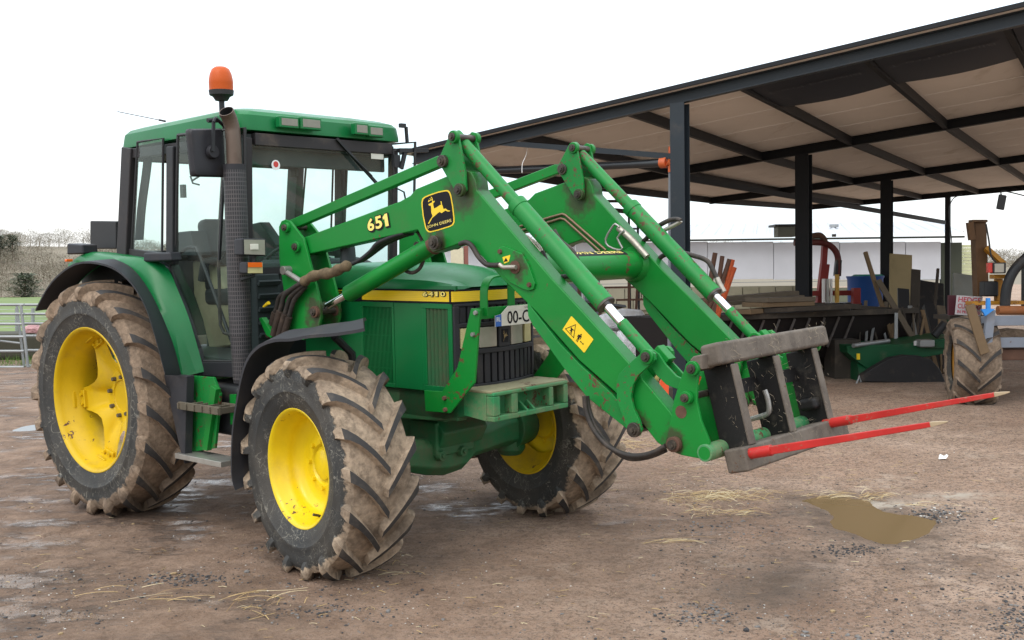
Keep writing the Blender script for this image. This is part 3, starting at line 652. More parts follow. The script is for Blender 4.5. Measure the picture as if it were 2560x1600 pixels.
# steps
g = MB(); g.prism(YP(-.86, [(470, 938), (536, 943), (553, 985), (540, 1120), (468, 1132)]), -.87, -.85); g.build('step_side_plate', M['loader_worn'], tr, bevel=.003)
g = MB(); g.prism(YP(-.86, [(540, 962), (553, 972), (530, 1125), (518, 1122)]), -.90, -.86); g.build('step_flange', M['loader'], tr, bevel=.003)
g = MB(); g.prism(YP(-.95, [(412, 936), (470, 940), (464, 1160), (452, 1120)]), -.96, -.90); g.build('mud_flap', M['guard'], tr, bevel=.006)
for z_, mt, nm, x0, x1 in ((.50, M['checker'], 'lower_step', .88, 1.40), (.84, M['stepm'], 'upper_step', .96, 1.42)):
    g = MB(); yy0 = -1.00
    if nm == 'lower_step':
        g.box(((x0 + x1) / 2, -.90, z_), (x1 - x0, .16, .035))
    else:
        g.bar((x0, yy0 + .02, z_), (x1, yy0 + .02, z_), .02, .05); g.bar((x0, -.84, z_), (x1, -.84, z_), .02, .05)
        for k in range(6): g.bar((x0 + .01 + k * (x1 - x0 - .02) / 5, yy0, z_), (x0 + .01 + k * (x1 - x0 - .02) / 5, -.84, z_), .015, .04)
    g.build(nm, mt, tr, bevel=.003)
# ------------------------------------------------------------ engine, bonnet, chassis
def gx(y): return 2.925 - .58 * y * y
hw_ = .362
secs = []     # bonnet cross sections: (x, shoulder y, shoulder z, crown z, side y)
def hood_ring(x, sy, sz, cz, wy=hw_, zb=1.578):
    half = [(wy, zb), (wy - .004, zb + .03), (wy - .02, (zb + sz) / 2 + .012), (sy + .012, sz - .012), (sy - .01, sz + .004), (sy * .6, (sz + cz) / 2 + .006), (0, cz)]
    pts = [V((x, -a, b)) for a, b in half] + [V((x, a, b)) for a, b in reversed(half[:-1])]
    return pts
rs = [hood_ring(1.40, .30, 1.70, 1.735), hood_ring(1.8, .30, 1.70, 1.742), hood_ring(2.2, .295, 1.695, 1.742), hood_ring(2.5, .28, 1.684, 1.735), hood_ring(2.62, .265, 1.675, 1.725), hood_ring(2.74, .25, 1.655, 1.70), hood_ring(2.83, .24, 1.63, 1.668, .355), hood_ring(2.862, .23, 1.615, 1.64, .350)]
last = [V((gx(p.y) if abs(p.y) < .36 else gx(.36), p.y, 1.578 + (.022 if abs(p.y) < .33 else 0))) for p in rs[-1]]
rs.append(last)
MB().rings(rs).build('bonnet', M['green'], tr, ang=24)
# yellow stripe with black edges, along the sides and round the nose
def band(name, z0, z1, mat, off, x0=1.55, front=True, back=False):
    pts = [V((x0, -hw_, 0)), V((2.83, -hw_, 0))]
    ny = 16
    pts += [V((gx(.36 - .72 * k / ny * 1), -.36 + .72 * k / ny, 0)) for k in range(ny + 1)] + [V((2.83, hw_, 0)), V((x0, hw_, 0))]
    mb = MB(); rsx = []
    for p in pts:
        nrm = V((0, -1 if p.y < 0 else 1, 0)) if abs(p.y) > .361 else V((1, 0, 0)) if abs(p.y) < .35 else V((.7, -.7 if p.y < 0 else .7, 0))
        rsx.append([V((p.x, p.y, z0)) + nrm * off, V((p.x, p.y, z1)) + nrm * off, V((p.x, p.y, z1)) - nrm * .01, V((p.x, p.y, z0)) - nrm * .01])
    return mb.rings(rsx).build(name, mat, tr, ang=35)
band('stripe_border', 1.505, 1.588, M['black'], .002)
s_ = Mat('ribbed_yellow_stripe'); sp = nd(s_.t, 'ShaderNodeSeparateXYZ'); s_.lk(s_.tc.outputs['Object'], sp.inputs[0])
f_ = s_.math('FRACT', s_.math('MULTIPLY', sp.outputs[2], 95)); s_.setc(s_.mix(s_.ramp(f_, .0, .2), (.55, .36, .01), (.80, .54, .015))); s_.setr(.3); M['ribstripe'] = s_.m
band('yellow_stripe', 1.517, 1.576, M['ribstripe'], .004)
g = MB(); g.box((2.835, -hw_ - .004, 1.547), (.012, .006, .085)); g.build('stripe_gap', M['black'], tr)
def digits(txt, q, parent, sh=(.10, -.08)):          # block numerals with a dark drop shadow
    n = len(txt); ex = (q[1] - q[0]) / n; ey = q[3] - q[0]
    for i, ch in enumerate(txt):
        c = [quadmap(q, (i + .06) / n, 0), quadmap(q, (i + .90) / n, 0), quadmap(q, (i + .90) / n, 1), quadmap(q, (i + .06) / n, 1)]
        sq = [p + ex * sh[0] + ey * sh[1] for p in c]
        for quad_, mt, off, gr in ((sq, M['black'], .0010, .05), (c, M['black'], .0014, .05), (c, M['cream'], .0026, 0)):
            if ch == '1':
                pt = [(.22, 0), (.22, .66), (0, .58), (0, .80), (.36, 1), (.70, 1), (.70, 0)]
                pt = [((a - .35) * (1 + gr * 5) + .35, (b - .5) * (1 + gr * 3) + .5) for a, b in pt]
                flat('numeral', [pt], mt, parent, lambda a, b: quadmap(quad_, a, b, off))
            else:
                g_ = gr * 1.6; qq = [quadmap(quad_, -g_, -g_), quadmap(quad_, 1 + g_, -g_), quadmap(quad_, 1 + g_, 1 + g_), quadmap(quad_, -g_, 1 + g_)]
                print_text('numeral', ch, qq, mt, parent, off, .03 + gr)
digits('6410', side_quad(-hw_ - .005, [(1056, 741), (1115, 741), (1115, 729), (1056, 729)]), tr)
print_text('maker_name', 'JOHN DEERE', side_quad(-hw_ - .005, [(778, 748), (905, 745), (905, 730), (778, 731)]), M['stripe'], tr, .0022, .02)
g = MB(); g.prism(YP(-hw_ - .004, [(765, 754), (905, 751), (905, 727), (765, 729)]), -hw_ - .0052, -hw_); g.build('name_panel', M['black'], tr)
# side panels
def rect_xz(x0, x1, z0, z1): return [(x0, z0), (x1, z0), (x1, z1), (x0, z1)]
for sd in (-1, 1):
    y0, y1 = sorted((sd * .362, sd * .340))
    ya, yb = sorted((sd * .366, sd * .345))
    for xa, xb in ((2.355, 2.60), (1.50, 2.055)): MB().prism(rect_xz(xa, xb, .985, 1.505), y0, y1).build('bonnet_side_panel', M['green'], tr, bevel=.004)
    g = MB()
    for a, b, c, d in ((2.60, 2.842, 1.475, 1.505), (2.60, 2.842, .985, 1.02), (2.60, 2.632, 1.02, 1.475), (2.81, 2.842, 1.02, 1.475)): g.prism(rect_xz(a, b, c, d), ya, yb)
    fr = g.build('front_vent_frame', M['green'], tr, bevel=.003)
    for k in range(6):
        x = 2.645 + k * .031; q = MB(); q.box((x, sd * .350, 1.247), (.006, .03, .455), Matrix.Rotation(.6 * sd, 3, 'Z')); q.build('louvre', M['ventdust'] if 'ventdust' in M else M['green_dirty'], fr)
    g = MB()
    for a, b, c, d in ((2.055, 2.355, 1.475, 1.505), (2.055, 2.355, .985, 1.01), (2.055, 2.075, 1.01, 1.475), (2.335, 2.355, 1.01, 1.475)): g.prism(rect_xz(a, b, c, d), ya, yb)
    fr = g.build('side_vent_frame', M['green'], tr, bevel=.003)
    q = MB()
    for k in range(22): q.box((2.08 + k * .012, sd * .357, 1.242), (.005, .006, .465))
    for z in (1.10, 1.20, 1.30, 1.40): q.box((2.205, sd * .353, z), (.26, .006, .006))
    q.build('vent_bars', M['green'], fr)
g = MB(); g.box((2.18, 0, 1.25), (1.30, .66, .50)); g.build('radiator_core', plain('brown_radiator_core', (.05, .045, .03), .9), tr)
# front grille
def front_strip(y0, y1, z0, z1, x_out, x_in, n=None):
    n = n or max(1, int(abs(y1 - y0) / .04)); r = []
    for k in range(n + 1):
        y = y0 + (y1 - y0) * k / n; x = gx(y); r.append([V((x + x_in, y, z0)), V((x + x_out, y, z0)), V((x + x_out, y, z1)), V((x + x_in, y, z1))])
    return MB().rings(r)
front_strip(-.355, .355, .985, 1.505, -.02, -.06).build('grille_back', M['black'], tr)
def merged(parts):
    m = MB()
    for p in parts: m.add(p.v, p.f)
    return m
merged([front_strip(-.356, .356, .985, 1.03, .004, -.03), front_strip(-.356, .356, 1.205, 1.235, .004, -.03), front_strip(-.356, .356, 1.365, 1.39, .004, -.03), front_strip(-.356, .356, 1.487, 1.505, .004, -.03),
        front_strip(-.358, -.325, 1.03, 1.49, .004, -.03), front_strip(.325, .358, 1.03, 1.49, .004, -.03), front_strip(-.05, .05, 1.235, 1.365, .004, -.03)]).build('grille_frame', M['plastic'], tr, bevel=.005)
for z0, z1 in ((1.03, 1.205), (1.39, 1.487)):
    for k in range(12):
        y = -.325 + .65 * (k + .5) / 12; front_strip(y - .02, y + .02, z0, z1, -.006, -.02, 1).build('grille_slat', M['plastic'], tr, bevel=.004)
for sd in (-1, 1):
    for y0, y1, mt in ((.065, .195, M['lamp']), (.225, .318, M['lampyellow'])):
        a, b = sorted((sd * y0, sd * y1)); front_strip(a, b, 1.24, 1.36, .0, -.02).build('headlamp', mt, tr, bevel=.004)
front_strip(-.03, .03, 1.26, 1.34, .008, 0).build('nose_badge', M['black'], tr, bevel=.004)
DEER = [(400, 515), (415, 500), (510, 455), (520, 400), (505, 340), (470, 280), (490, 275), (520, 310), (535, 350), (540, 420), (590, 400), (595, 425), (575, 460), (550, 465), (555, 560), (580, 645), (640, 620), (760, 540), (800, 520), (780, 430), (800, 410), (815, 440), (825, 520), (850, 570), (875, 660), (945, 645), (1010, 705), (1075, 710), (1080, 730), (1020, 745), (930, 710), (820, 790), (790, 780), (765, 750), (690, 795), (620, 860), (520, 945), (425, 1120), (395, 1130), (390, 1110), (460, 990), (530, 880), (490, 780), (485, 640), (475, 555), (430, 560), (405, 540)]
TINE = [[(385, 440), (400, 400), (405, 370), (425, 380), (432, 392), (500, 362), (520, 375), (432, 412), (410, 442)], [(430, 337), (445, 322), (492, 352), (482, 372)]]
flat('nose_badge_emblem', [DEER] + TINE, plain('bronze_emblem', (.25, .17, .06), .4), tr, lambda a, b: V((gx(0) + .0095, (a - 730) / 16000, 1.30 - (b - 700) / 13000)))
# frame, engine and sump
g = MB(); g.prism(YP(-.33, [(1000, 972), (1060, 975), (1170, 985), (1175, 1040), (1100, 1052), (1000, 1045)]), -.34, -.26); g.box((2.35, -.3, .90), (1.0, .08, .16)); g.box((2.35, .3, .90), (1.0, .08, .16)); g.build('front_frame', M['green_dirty'], tr, bevel=.006)
g = MB(); g.box((1.75, 0, .80), (1.2, .44, .48)); g.box((.7, 0, .75), (1.3, .5, .45)); g.box((2.3, 0, .82), (.5, .35, .2)); g.box((1.2, 0, 1.02), (.5, .9, .15)); g.build('engine', M['green_dirty'], tr, bevel=.03)
g = MB(); g.box((1.10, -.62, .80), (.50, .34, .34)); g.build('fuel_tank', M['blackpaint'], tr, bevel=.05, seg=3)
# front axle
g = MB(); prof = [(-.70, .12, .60), (-.50, .10, .58), (-.36, .10, .57), (-.22, .13, .555), (-.08, .15, .55), (.08, .14, .55), (.20, .10, .57), (.36, .10, .58), (.50, .11, .60), (.66, .13, .61)]
g.rings([[V((2.4 + a * r, y, z + b * r)) for a, b in ((-.9, -.55), (-.45, -.95), (.45, -.95), (.9, -.55), (.9, .5), (.5, .85), (-.5, .85), (-.9, .5))] for y, r, z in prof]); g.build('front_axle', M['green_dirty'], tr, bevel=.012)
g = MB(); g.box((2.42, -.05, .66), (.26, .34, .22)); g.prism([(2.2, .72), (2.3, .82), (2.5, .82), (2.6, .70), (2.55, .6), (2.25, .6)], -.2, .2); g.build('axle_cradle', M['green_dirty'], tr, bevel=.015)
for y in (-.19, .0):
    g = MB(); g.cyl((2.54, y, .56), (2.575, y, .56), .035, .032, 16); g.cyl((2.575, y, .56), (2.585, y, .56), .015, .015, 6); g.build('axle_plug', M['green_dirty'], tr, bevel=.003)
for sd in (-1, 1):
    g = MB(); g.lathez([(.42, .07), (.46, .10), (.74, .10), (.78, .06)], (2.4, sd * .64, 0), 20); g.cyl((2.4, sd * .60, .61), (2.4, sd * .80, .61), .16, .13, 24); g.build('steering_knuckle', M['green_dirty'], tr, bevel=.008)
g = MB(); g.cyl((2.27, -.60, .56), (2.27, .60, .56), .022, n=12); g.cyl((2.25, -.2, .56), (2.25, .25, .56), .035, n=14); g.build('steering_ram', M['steel'], tr)
g = MB(); g.cyl((0, -.74, .811), (0, .74, .811), .13, n=24); g.box((0, 0, .81), (.5, .55, .5)); g.build('rear_axle', M['green_dirty'], tr, bevel=.02)
# front mudguards
near = [T(1, -1.12, *p) for p in ((585, 1219), (577, 1180), (579, 1080), (590, 1000), (604, 930), (621, 888), (648, 861), (684, 848), (725, 846), (770, 838), (830, 833), (880, 826), (909, 820))]
for sd in (-1, 1):
    L = smooth_path(near, 3); n_ = len(L); A_ = [p.copy() for p in L]
    B_ = [V((p.x - .02 - .33 * sstep((i / n_ - .60) / .40), -.80, p.z + .045 * sstep(i / n_ * 2) - .02 * sstep((i / n_ - .7) / .3))) for i, p in enumerate(L)]
    Cc = [a.lerp(b, .5) + V((-.012, 0, .022)) for a, b in zip(A_, B_)]
    if sd > 0: A_, B_, Cc = mirror_y(A_), mirror_y(B_), mirror_y(Cc)
    if sd > 0: A_, B_, Cc = [[p + V((.09, 0, 0)) for p in Q] for Q in (A_, B_, Cc)]
    t_ = V((.010, 0, -.016))
    MB().rings([[A_[i], Cc[i], B_[i], B_[i] + t_, Cc[i] + t_, A_[i] + t_] for i in range(n_)]).build('front_mudguard', M['guard'], tr, ang=50)
    g = MB(); y_ = sd * .80; g.path([(2.32, sd * .62, .80), (2.30, sd * .66, 1.22), (2.32, y_, 1.33)], .025, 8); g.build('mudguard_stay', M['blackpaint'], tr)
# weight carrier at the nose
X0, X1, ZT, ZB, YH = 2.90, 3.134, 1.016, .840, .342
g = MB(); g.box(((X0 + X1 - .03) / 2, 0, ZT - .008), (X1 - X0 + .0, 2 * YH, .016)); g.build('weight_top_plate', M['weight_top'], tr, bevel=.005)
g = MB()
g.box((X0 + .05, 0, .93), (.10, .56, .17))
for a, b, c, d in ((-YH, YH, .985, 1.006), (-YH, YH, ZB, .872), (-YH, -.285, .872, .985), (-.185, -.130, .872, .985), (.16, .20, .872, .985), (.30, YH, .872, .985)):
    g.box((X1 - .03, (a + b) / 2, (c + d) / 2), (.06, b - a, d - c))
g.build('weight_carrier', M['weight'], tr, bevel=.007)
for ya_ in (-YH, YH - .03): MB().prism([(X0, .86), (X1 - .06, ZB), (X1 - .06, 1.0), (X0, 1.0)], ya_, ya_ + .03).build('carrier_cheek', M['weight'], tr, bevel=.004)
for ya_ in (-.045, .02): MB().prism([(X1 - .1, .872), (X1 - .005, .872), (X1 - .07, .925)], ya_, ya_ + .018).build('towing_lug', M['weight'], tr, bevel=.004)
# grille guard
GB = [(1060, 976), (1105, 979), (1143, 919), (1177, 771), (1200, 775), (1186, 957), (1125, 1033), (1063, 1028)]
for sd in (-1, 1):
    pts = YP(-.42, GB); a, b = sorted((sd * .42, sd * .405)); MB().prism(pts, a, b).build('guard_bracket', M['loader'], tr, bevel=.003)
    for px in ((1113, 995), (1115, 1024), (1184, 836), (1191, 782)):
        p = T(1, -.42, *px); q = MB(); q.cyl((p.x, sd * .42, p.z), (p.x, sd * .436, p.z), .014, .012, 6); q.build('bolt', M['rust'] if px[0] < 1150 else M['steel'], tr, ang=30)
gxx = 3.06
g = MB(); g.box((gxx, 0, 1.455), (.012, .80, .065)); g.build('guard_crossbar', M['loader'], tr, bevel=.003)
z0 = 1.43; hoop = [V((gxx + .01, -.325, z0)), V((gxx + .01, -.320, 1.62))]
g = MB(); g.path([(gxx, -.32, 1.44), (gxx - .0, -.32, 1.58), (gxx - .01, -.30, 1.635), (gxx - .02, -.25, 1.66), (gxx - .02, -.18, 1.665), (gxx - .02, .18, 1.665), (gxx - .02, .25, 1.655), (gxx - .01, .30, 1.63), (gxx, .32, 1.58), (gxx, .32, 1.44)], .01, 4)
g = MB(); hp = smooth_path([(gxx, -.325, 1.44), (gxx, -.325, 1.54), (gxx, -.318, 1.60), (gxx, -.285, 1.645), (gxx, -.23, 1.66), (gxx, -.10, 1.665), (gxx, .10, 1.665), (gxx, .23, 1.66), (gxx, .285, 1.645), (gxx, .318, 1.60), (gxx, .325, 1.54), (gxx, .325, 1.44)], 4)
g.strap(hp, .055, .010, (1, 0, 0)); g.build('guard_hoop', M['loader'], tr, bevel=.002)
g = MB(); g.box((gxx, -.09, 1.55), (.012, .055, .22)); g.build('guard_upright', M['loader'], tr, bevel=.002)
# number plate on the guard
pc = [T(0, 3.085, *p) for p in ((1218, 814), (1319, 806), (1319, 759), (1219, 788))]
pl = [(0, -.262), (0, .262)]
pz0, pz1 = 1.375, 1.487
def plate_pt(u, v): return V((3.085, -.26 + .52 * u, pz0 + (pz1 - pz0) * v))
mb = MB(); o_ = [(0, 0), (1, 0), (1, 1), (.22, 1), (.1, .62), (0, .55)]
mb.add([plate_pt(*p) + V((-.004, 0, 0)) for p in o_] + [plate_pt(*p) for p in o_], [tuple(range(6)), tuple(range(11, 5, -1))] + [(i, (i + 1) % 6, 6 + (i + 1) % 6, 6 + i) for i in range(6)])
np_ = mb.build('number_plate', M['plate'], tr)
flat('country_band', [[(0, 0), (.10, 0), (.10, .62), (0, .55)]], M['blue'], np_, lambda u, v: plate_pt(u, v) + V((.001, 0, 0)))
print_text('country_code', 'IRL', [plate_pt(u, v) for u, v in ((.015, .25), (.085, .25), (.085, .48), (.015, .48))], M['white'], np_, .002, .01)
print_text('registration', '00-C-37', [plate_pt(u, v) for u, v in ((.20, .08), (.84, .08), (.84, .74), (.20, .74))], M['black'], np_, .0015, .012)
print_text('county_name', 'CORCAIGH', [plate_pt(u, v) for u, v in ((.50, .83), (.70, .83), (.70, .93), (.50, .93))], M['black'], np_, .0015, .01)
g = MB(); g.prism(YP(-.35, [(1322, 985), (1360, 985), (1352, 800), (1330, 810)]), -.0, .02)

# ------------------------------------------------------------ front loader
YA = .523
def both(fn):
    for sd in (-1, 1): fn(sd)
def sprism(name, px, ypl, y0, y1, mat, sd, bevel=.004, extra=None):
    pts = YP(-ypl, px); a, b = sorted((sd * y0, sd * y1)); return MB().prism(pts, a, b).build(name, mat, tr, bevel=bevel)
def pinat(px, ypl, sd, y0=.43, y1=.625, r=.032, mat=None, name='pivot_pin'):
    p = T(1, -ypl, *px); a, b = (sd * y0, sd * y1) if sd < 0 else (sd * y1, sd * y0)
    q = MB(); q.cyl((p.x, a, p.z), (p.x, b, p.z), r * .55, n=16); o = q.build(name, M['pin'], tr, bevel=.003)
    for e in (y0, y1 - .028): q = MB(); q.cyl((p.x, sd * e, p.z), (p.x, sd * (e + .028), p.z), r, n=22); q.build('pin_boss', mat or M['loader'], o, bevel=.003)
    # bolt head and washer on the camera side and on the other side
    for e, dr in ((a, 1 if a > b else -1), (b, 1 if b > a else -1)):
        q = MB(); q.cyl((p.x, e, p.z), (p.x, e + dr * .012, p.z), r * .66, r * .62, 18); q.cyl((p.x, e + dr * .012, p.z), (p.x, e + dr * .02, p.z), r * .42, r * .40, 6); q.build('bolt_head', M['pin'], o, ang=30)
    return p
ARM = [(735, 604), (758, 594), (1000, 503), (1025, 489), (1040, 472), (1112, 442), (1160, 424), (1178, 430), (1189, 452), (1192, 475), (1260, 557), (1319, 626), (1378, 695), (1462, 785), (1573, 908), (1676, 1030), (1700, 1075), (1696, 1120), (1668, 1124), (1642, 1106), (1592, 1042), (1537, 980), (1447, 901), (1342, 782), (1316, 756), (1256, 698), (1222, 660), (1165, 603), (1102, 626), (1082, 632), (1064, 614), (1044, 575), (854, 617), (769, 636), (742, 640)]
PATCH = [(1241, 635), (1248, 619), (1261, 615), (1291, 628), (1306, 634), (1321, 661), (1338, 709), (1334, 723), (1322, 727), (1306, 722), (1275, 706), (1257, 687), (1245, 655)]
GUARD = [(1318, 757), (1322, 755), (1328, 768), (1400, 860), (1447, 909), (1530, 985), (1585, 1048), (1570, 1075), (1466, 992), (1406, 916), (1359, 851), (1330, 811), (1320, 790)]
POST = [(713, 549), (725, 553), (759, 596), (801, 754), (803, 793), (795, 830), (760, 850), (725, 845), (721, 817), (709, 718), (699, 650), (698, 567), (704, 553)]
BELL = [(1134, 325), (1143, 328), (1163, 432), (1165, 476), (1155, 486), (1140, 482), (1098, 409), (1100, 389), (1125, 335)]
CLINK = [(1606, 880), (1620, 874), (1636, 884), (1638, 900), (1597, 937), (1583, 961), (1577, 990), (1583, 1020), (1597, 1049), (1604, 1075), (1597, 1090), (1580, 1092), (1568, 1080), (1556, 1044), (1542, 1001), (1540, 965), (1547, 935), (1573, 908)]
HITCH = [(1716, 915), (1726, 905), (1740, 908), (1745, 925), (1742, 1002), (1752, 1050), (1774, 1104), (1770, 1140), (1752, 1147), (1704, 1138), (1676, 1127), (1668, 1100), (1675, 1060), (1685, 1000), (1704, 941)]
def loader_side(sd):
    p = YP(-.573, ARM); a, b = sorted((sd * .473, sd * .573)); arm = MB().prism(p, a, b).build('loader_arm', M['loader'], tr, bevel=.007, seg=3)
    sprism('arm_patch_plate', PATCH, .583, .570, .586, M['loader'], sd, .003)
    sprism('underside_guard', GUARD, .573, .49, .573, M['loader_worn'], sd, .003)
    for y0 in (.585, .437):
        sprism('loader_post', POST, .60, y0, y0 + .018, M['loader'], sd, .003)
    for y0 in (.585, .443):
        sprism('bellcrank_plate', BELL, .60, y0, y0 + .016, M['loader_worn'], sd, .003)
    pinat((713, 569), .62, sd); pinat((739, 617), .62, sd, r=.035); pinat((785, 780), .62, sd, r=.036, mat=M['rust'])
    top = pinat((1132, 342), .62, sd, r=.034); mid = pinat((1104, 403), .62, sd, r=.034, mat=M['pin']); pinat((1147, 475), .62, sd, r=.036)
    lp = pinat((1084, 607), .62, sd, r=.040, mat=M['pin'])
    # parallel guidance bar
    a = T(1, -YA, 724, 566); b = T(1, -YA, 1104, 403); a.y = b.y = sd * YA
    MB().bar(a, b, .05, .062).build('levelling_bar', M['loader'], tr, bevel=.006)
    # lift cylinder
    a = T(1, -YA, 785 + 12, 780 - 2); b = T(1, -YA, 1084 + 12, 607 - 2); a.y = b.y = sd * YA; d = (b - a)
    MB().cyl(a + d * .27, b, .052, n=28).build('lift_cylinder', M['loader'], tr, bevel=.006)
    q = MB(); q.cyl(a + d * .04, a + d * .28, .024, n=18); q.build('lift_rod', M['chrome'], tr)
    q = MB(); q.cyl(a + d * .0, a + d * .07, .036, n=18); q.build('rod_eye', M['loader'], tr, bevel=.004)
    q = MB(); q.cyl(a + d * .955, a + d * 1.0, .056, n=24); q.build('cylinder_end', M['rust'], tr, bevel=.004)
    # tilt cylinder: slim link tube, barrel, chromed rod, green rod sleeve
    a = T(1, -YA, 1140, 338); b = T(1, -YA, 1626, 888); a.y = b.y = sd * YA; d = b - a
    k1, k2, k3 = .36, .79, .87
    q = MB(); q.cyl(a, a + d * k1, .036, n=24); q.build('tilt_link_tube', M['loader_worn'], tr, bevel=.003)
    q = MB(); q.cyl(a + d * (k1 - .02), a + d * k2, .050, n=28); q.cyl(a + d * (k1 - .022), a + d * (k1 + .005), .054, n=28); q.build('tilt_cylinder', M['loader_worn'], tr, bevel=.004)
    q = MB(); q.cyl(a + d * (k2 - .001), a + d * (k2 + .008), .051, n=28); q.build('cylinder_gland', M['pin'], tr, bevel=.003)
    q = MB(); q.cyl(a + d * k2, a + d * k3, .025, n=20); q.build('tilt_rod', M['chrome'], tr)
    q = MB(); q.cyl(a + d * (k3 - .002), b, .030, n=20); q.build('rod_sleeve', M['loader_worn'], tr, bevel=.003)
    # lower links and quick hitch
    for y0 in (.592, .438): sprism('crescent_link', CLINK, .61, y0, y0 + .018, M['loader_worn'] if y0 > .5 else M['loader'], sd, .003)
    pinat((1616, 892), .62, sd, r=.036); pinat((1583, 1075), .62, sd, r=.036, mat=M['pin'])
    LINK = [(1618, 880), (1634, 876), (1646, 884), (1664, 912), (1690, 940), (1712, 950), (1712, 975), (1690, 972), (1665, 962), (1640, 938), (1622, 908)]
    for y0 in (.545, .478): sprism('hitch_link', LINK, .56, y0, y0 + .014, M['loader_worn'], sd, .003)
    bx = T(1, -.52, 1652, 884); q = MB(); q.box((bx.x + .01, sd * .512, bx.z - .01), (.09, .06, .055), Matrix.Rotation(.75, 3, 'Y')); q.build('link_spacer', M['loader'], tr, bevel=.004)
    for y0 in (.590, .400): sprism('hitch_plate', HITCH, .605, y0, y0 + .018, M['loader'], sd, .004)
    pinat((1681, 1112), .64, sd, .38, .64, r=.036, mat=M['rust']); pinat((1712, 995), .64, sd, .39, .64, r=.030); pinat((1728, 922), .64, sd, .39, .64, r=.034)
    c = T(1, -.56, 1710, 1022)
    q = MB(); c = T(1, -.61, 1702, 1030)
    if sd < 0: q.cyl((c.x, -.6095, c.z), (c.x, -.608, c.z), .03, n=18); q.build('hitch_plate_hole', M['rust'], tr)
both(loader_side)
# torque tube between the arms with its decal
tt = T(1, .473, 1585, 661)
q = MB(); q.cyl((tt.x, -.473, tt.z), (tt.x, .473, tt.z), .083, n=40); q.build('torque_tube', M['loader'], tr)
for sd in (-1, 1): q = MB(); q.cyl((tt.x, sd * .44, tt.z), (tt.x, sd * .473, tt.z), .088, .108, 40); q.build('tube_flange', M['loader'], tr)
def ttw(y, ang, r): return V((tt.x + r * math.sin(ang), y, tt.z + r * math.cos(ang)))
q = MB(); rs = [[ttw(-.25 + .58 * i / 6, a, .0838) for i in range(7)] for a in [(.15 + .62 * k / 8) for k in range(9)]]
q.rings(rs, False, False); q.build('tube_decal', M['black'], tr)
print_text('tube_lettering', 'JOHN DEERE', None, M['cream'], tr, bold=.01, wrap=lambda u, v: ttw(-.22 + .52 * u, .70 - .48 * v, .0846))
# hitch cross tube
hb = T(1, -.60, 1768, 1131)
q = MB(); q.cyl((hb.x, -.625, hb.z), (hb.x, .60, hb.z), .040, n=24); q.build('hitch_cross_tube', M['weight'], tr, bevel=.004)
q = MB(); q.cyl((hb.x, -.626, hb.z), (hb.x, -.624, hb.z), .030, n=24); q.build('tube_cap', M['loader'], tr)
# decals on the near arm
def LG(x, y): return T(1, -.5745, 1040 + x * .07937, 470 + y * .07937)
RR_ = [(170, 440), (200, 330), (270, 270), (400, 215), (700, 110), (930, 65), (1010, 65), (1070, 120), (1110, 230), (1170, 560), (1215, 950), (1215, 1080), (1170, 1170), (1080, 1220), (700, 1340), (450, 1400), (380, 1390), (320, 1330), (280, 1220), (210, 880), (175, 560)]
lg = flat('maker_badge', [RR_], M['stripe'], tr, LG)
flat('badge_field', [[(700 + (a - 700) * .925, 732 + (b - 732) * .935) for a, b in RR_]], M['black'], lg, lambda a, b: LG(a, b) + V((0, -.001, 0)))
flat('badge_deer', [DEER] + TINE, M['stripe'], lg, lambda a, b: LG(a, b) + V((0, -.002, 0)))
print_text('badge_name', 'JOHN DEERE', [LG(375, 1300), LG(1140, 1085), LG(1115, 970), LG(355, 1190)], M['cream'], lg, .003, 0)
digits('651', side_quad(-.5745, [(920, 580), (980, 562), (975, 531), (916, 549)]), tr)
def WS(x, y): return T(1, -.5748, 1380 + x * .07937, 770 + y * .07937)
ws = flat('warning_sticker', [[(330, 680), (350, 645), (600, 265), (625, 260), (1295, 970), (1305, 990), (1030, 1395), (1005, 1405)]], M['stripe'], tr, WS)
W2 = lambda a, b: WS(a, b) + V((0, -.001, 0))
flat('warning_symbol', [[(410, 650), (755, 510), (735, 540), (445, 655)], [(755, 510), (690, 955), (675, 915), (735, 540)], [(690, 955), (410, 650), (445, 655), (675, 915)],
     [(600, 605), (625, 610), (640, 650), (695, 690), (680, 715), (640, 690), (635, 740), (620, 760), (618, 830), (600, 815), (580, 760), (600, 720), (560, 720), (555, 705), (600, 680), (590, 625)],
     [(895, 830), (915, 812), (940, 822), (942, 850), (920, 865), (898, 852)],
     [(830, 835), (855, 832), (890, 855), (935, 880), (932, 920), (885, 1000), (872, 995), (905, 925), (880, 925), (850, 985), (800, 1080), (780, 1070), (825, 985), (815, 975), (770, 1040), (755, 1030), (815, 935), (828, 870), (805, 920), (792, 912)],
     [(885, 1035), (925, 1040), (915, 1055), (970, 1110), (990, 1100), (1000, 1155), (955, 1145), (965, 1128), (905, 1072), (893, 1080)]], M['black'], ws, W2)
ys = lambda a, b: T(1, -.5872, a, b)
sm = flat('small_warning_label', [[(1256, 643), (1276, 637), (1272, 654), (1260, 659)]], M['stripe'], tr, ys)
flat('label_triangle', [[(1259, 655), (1265, 644), (1270, 653)]], M['black'], sm, lambda a, b: ys(a, b) + V((0, -.001, 0)))
for px in ((1251, 629), (1324, 712)):
    p = T(1, -.586, *px); q = MB(); q.cyl((p.x, -.586, p.z), (p.x, -.598, p.z), .014, .012, 6); q.build('bolt', M['rust'], tr, ang=30)
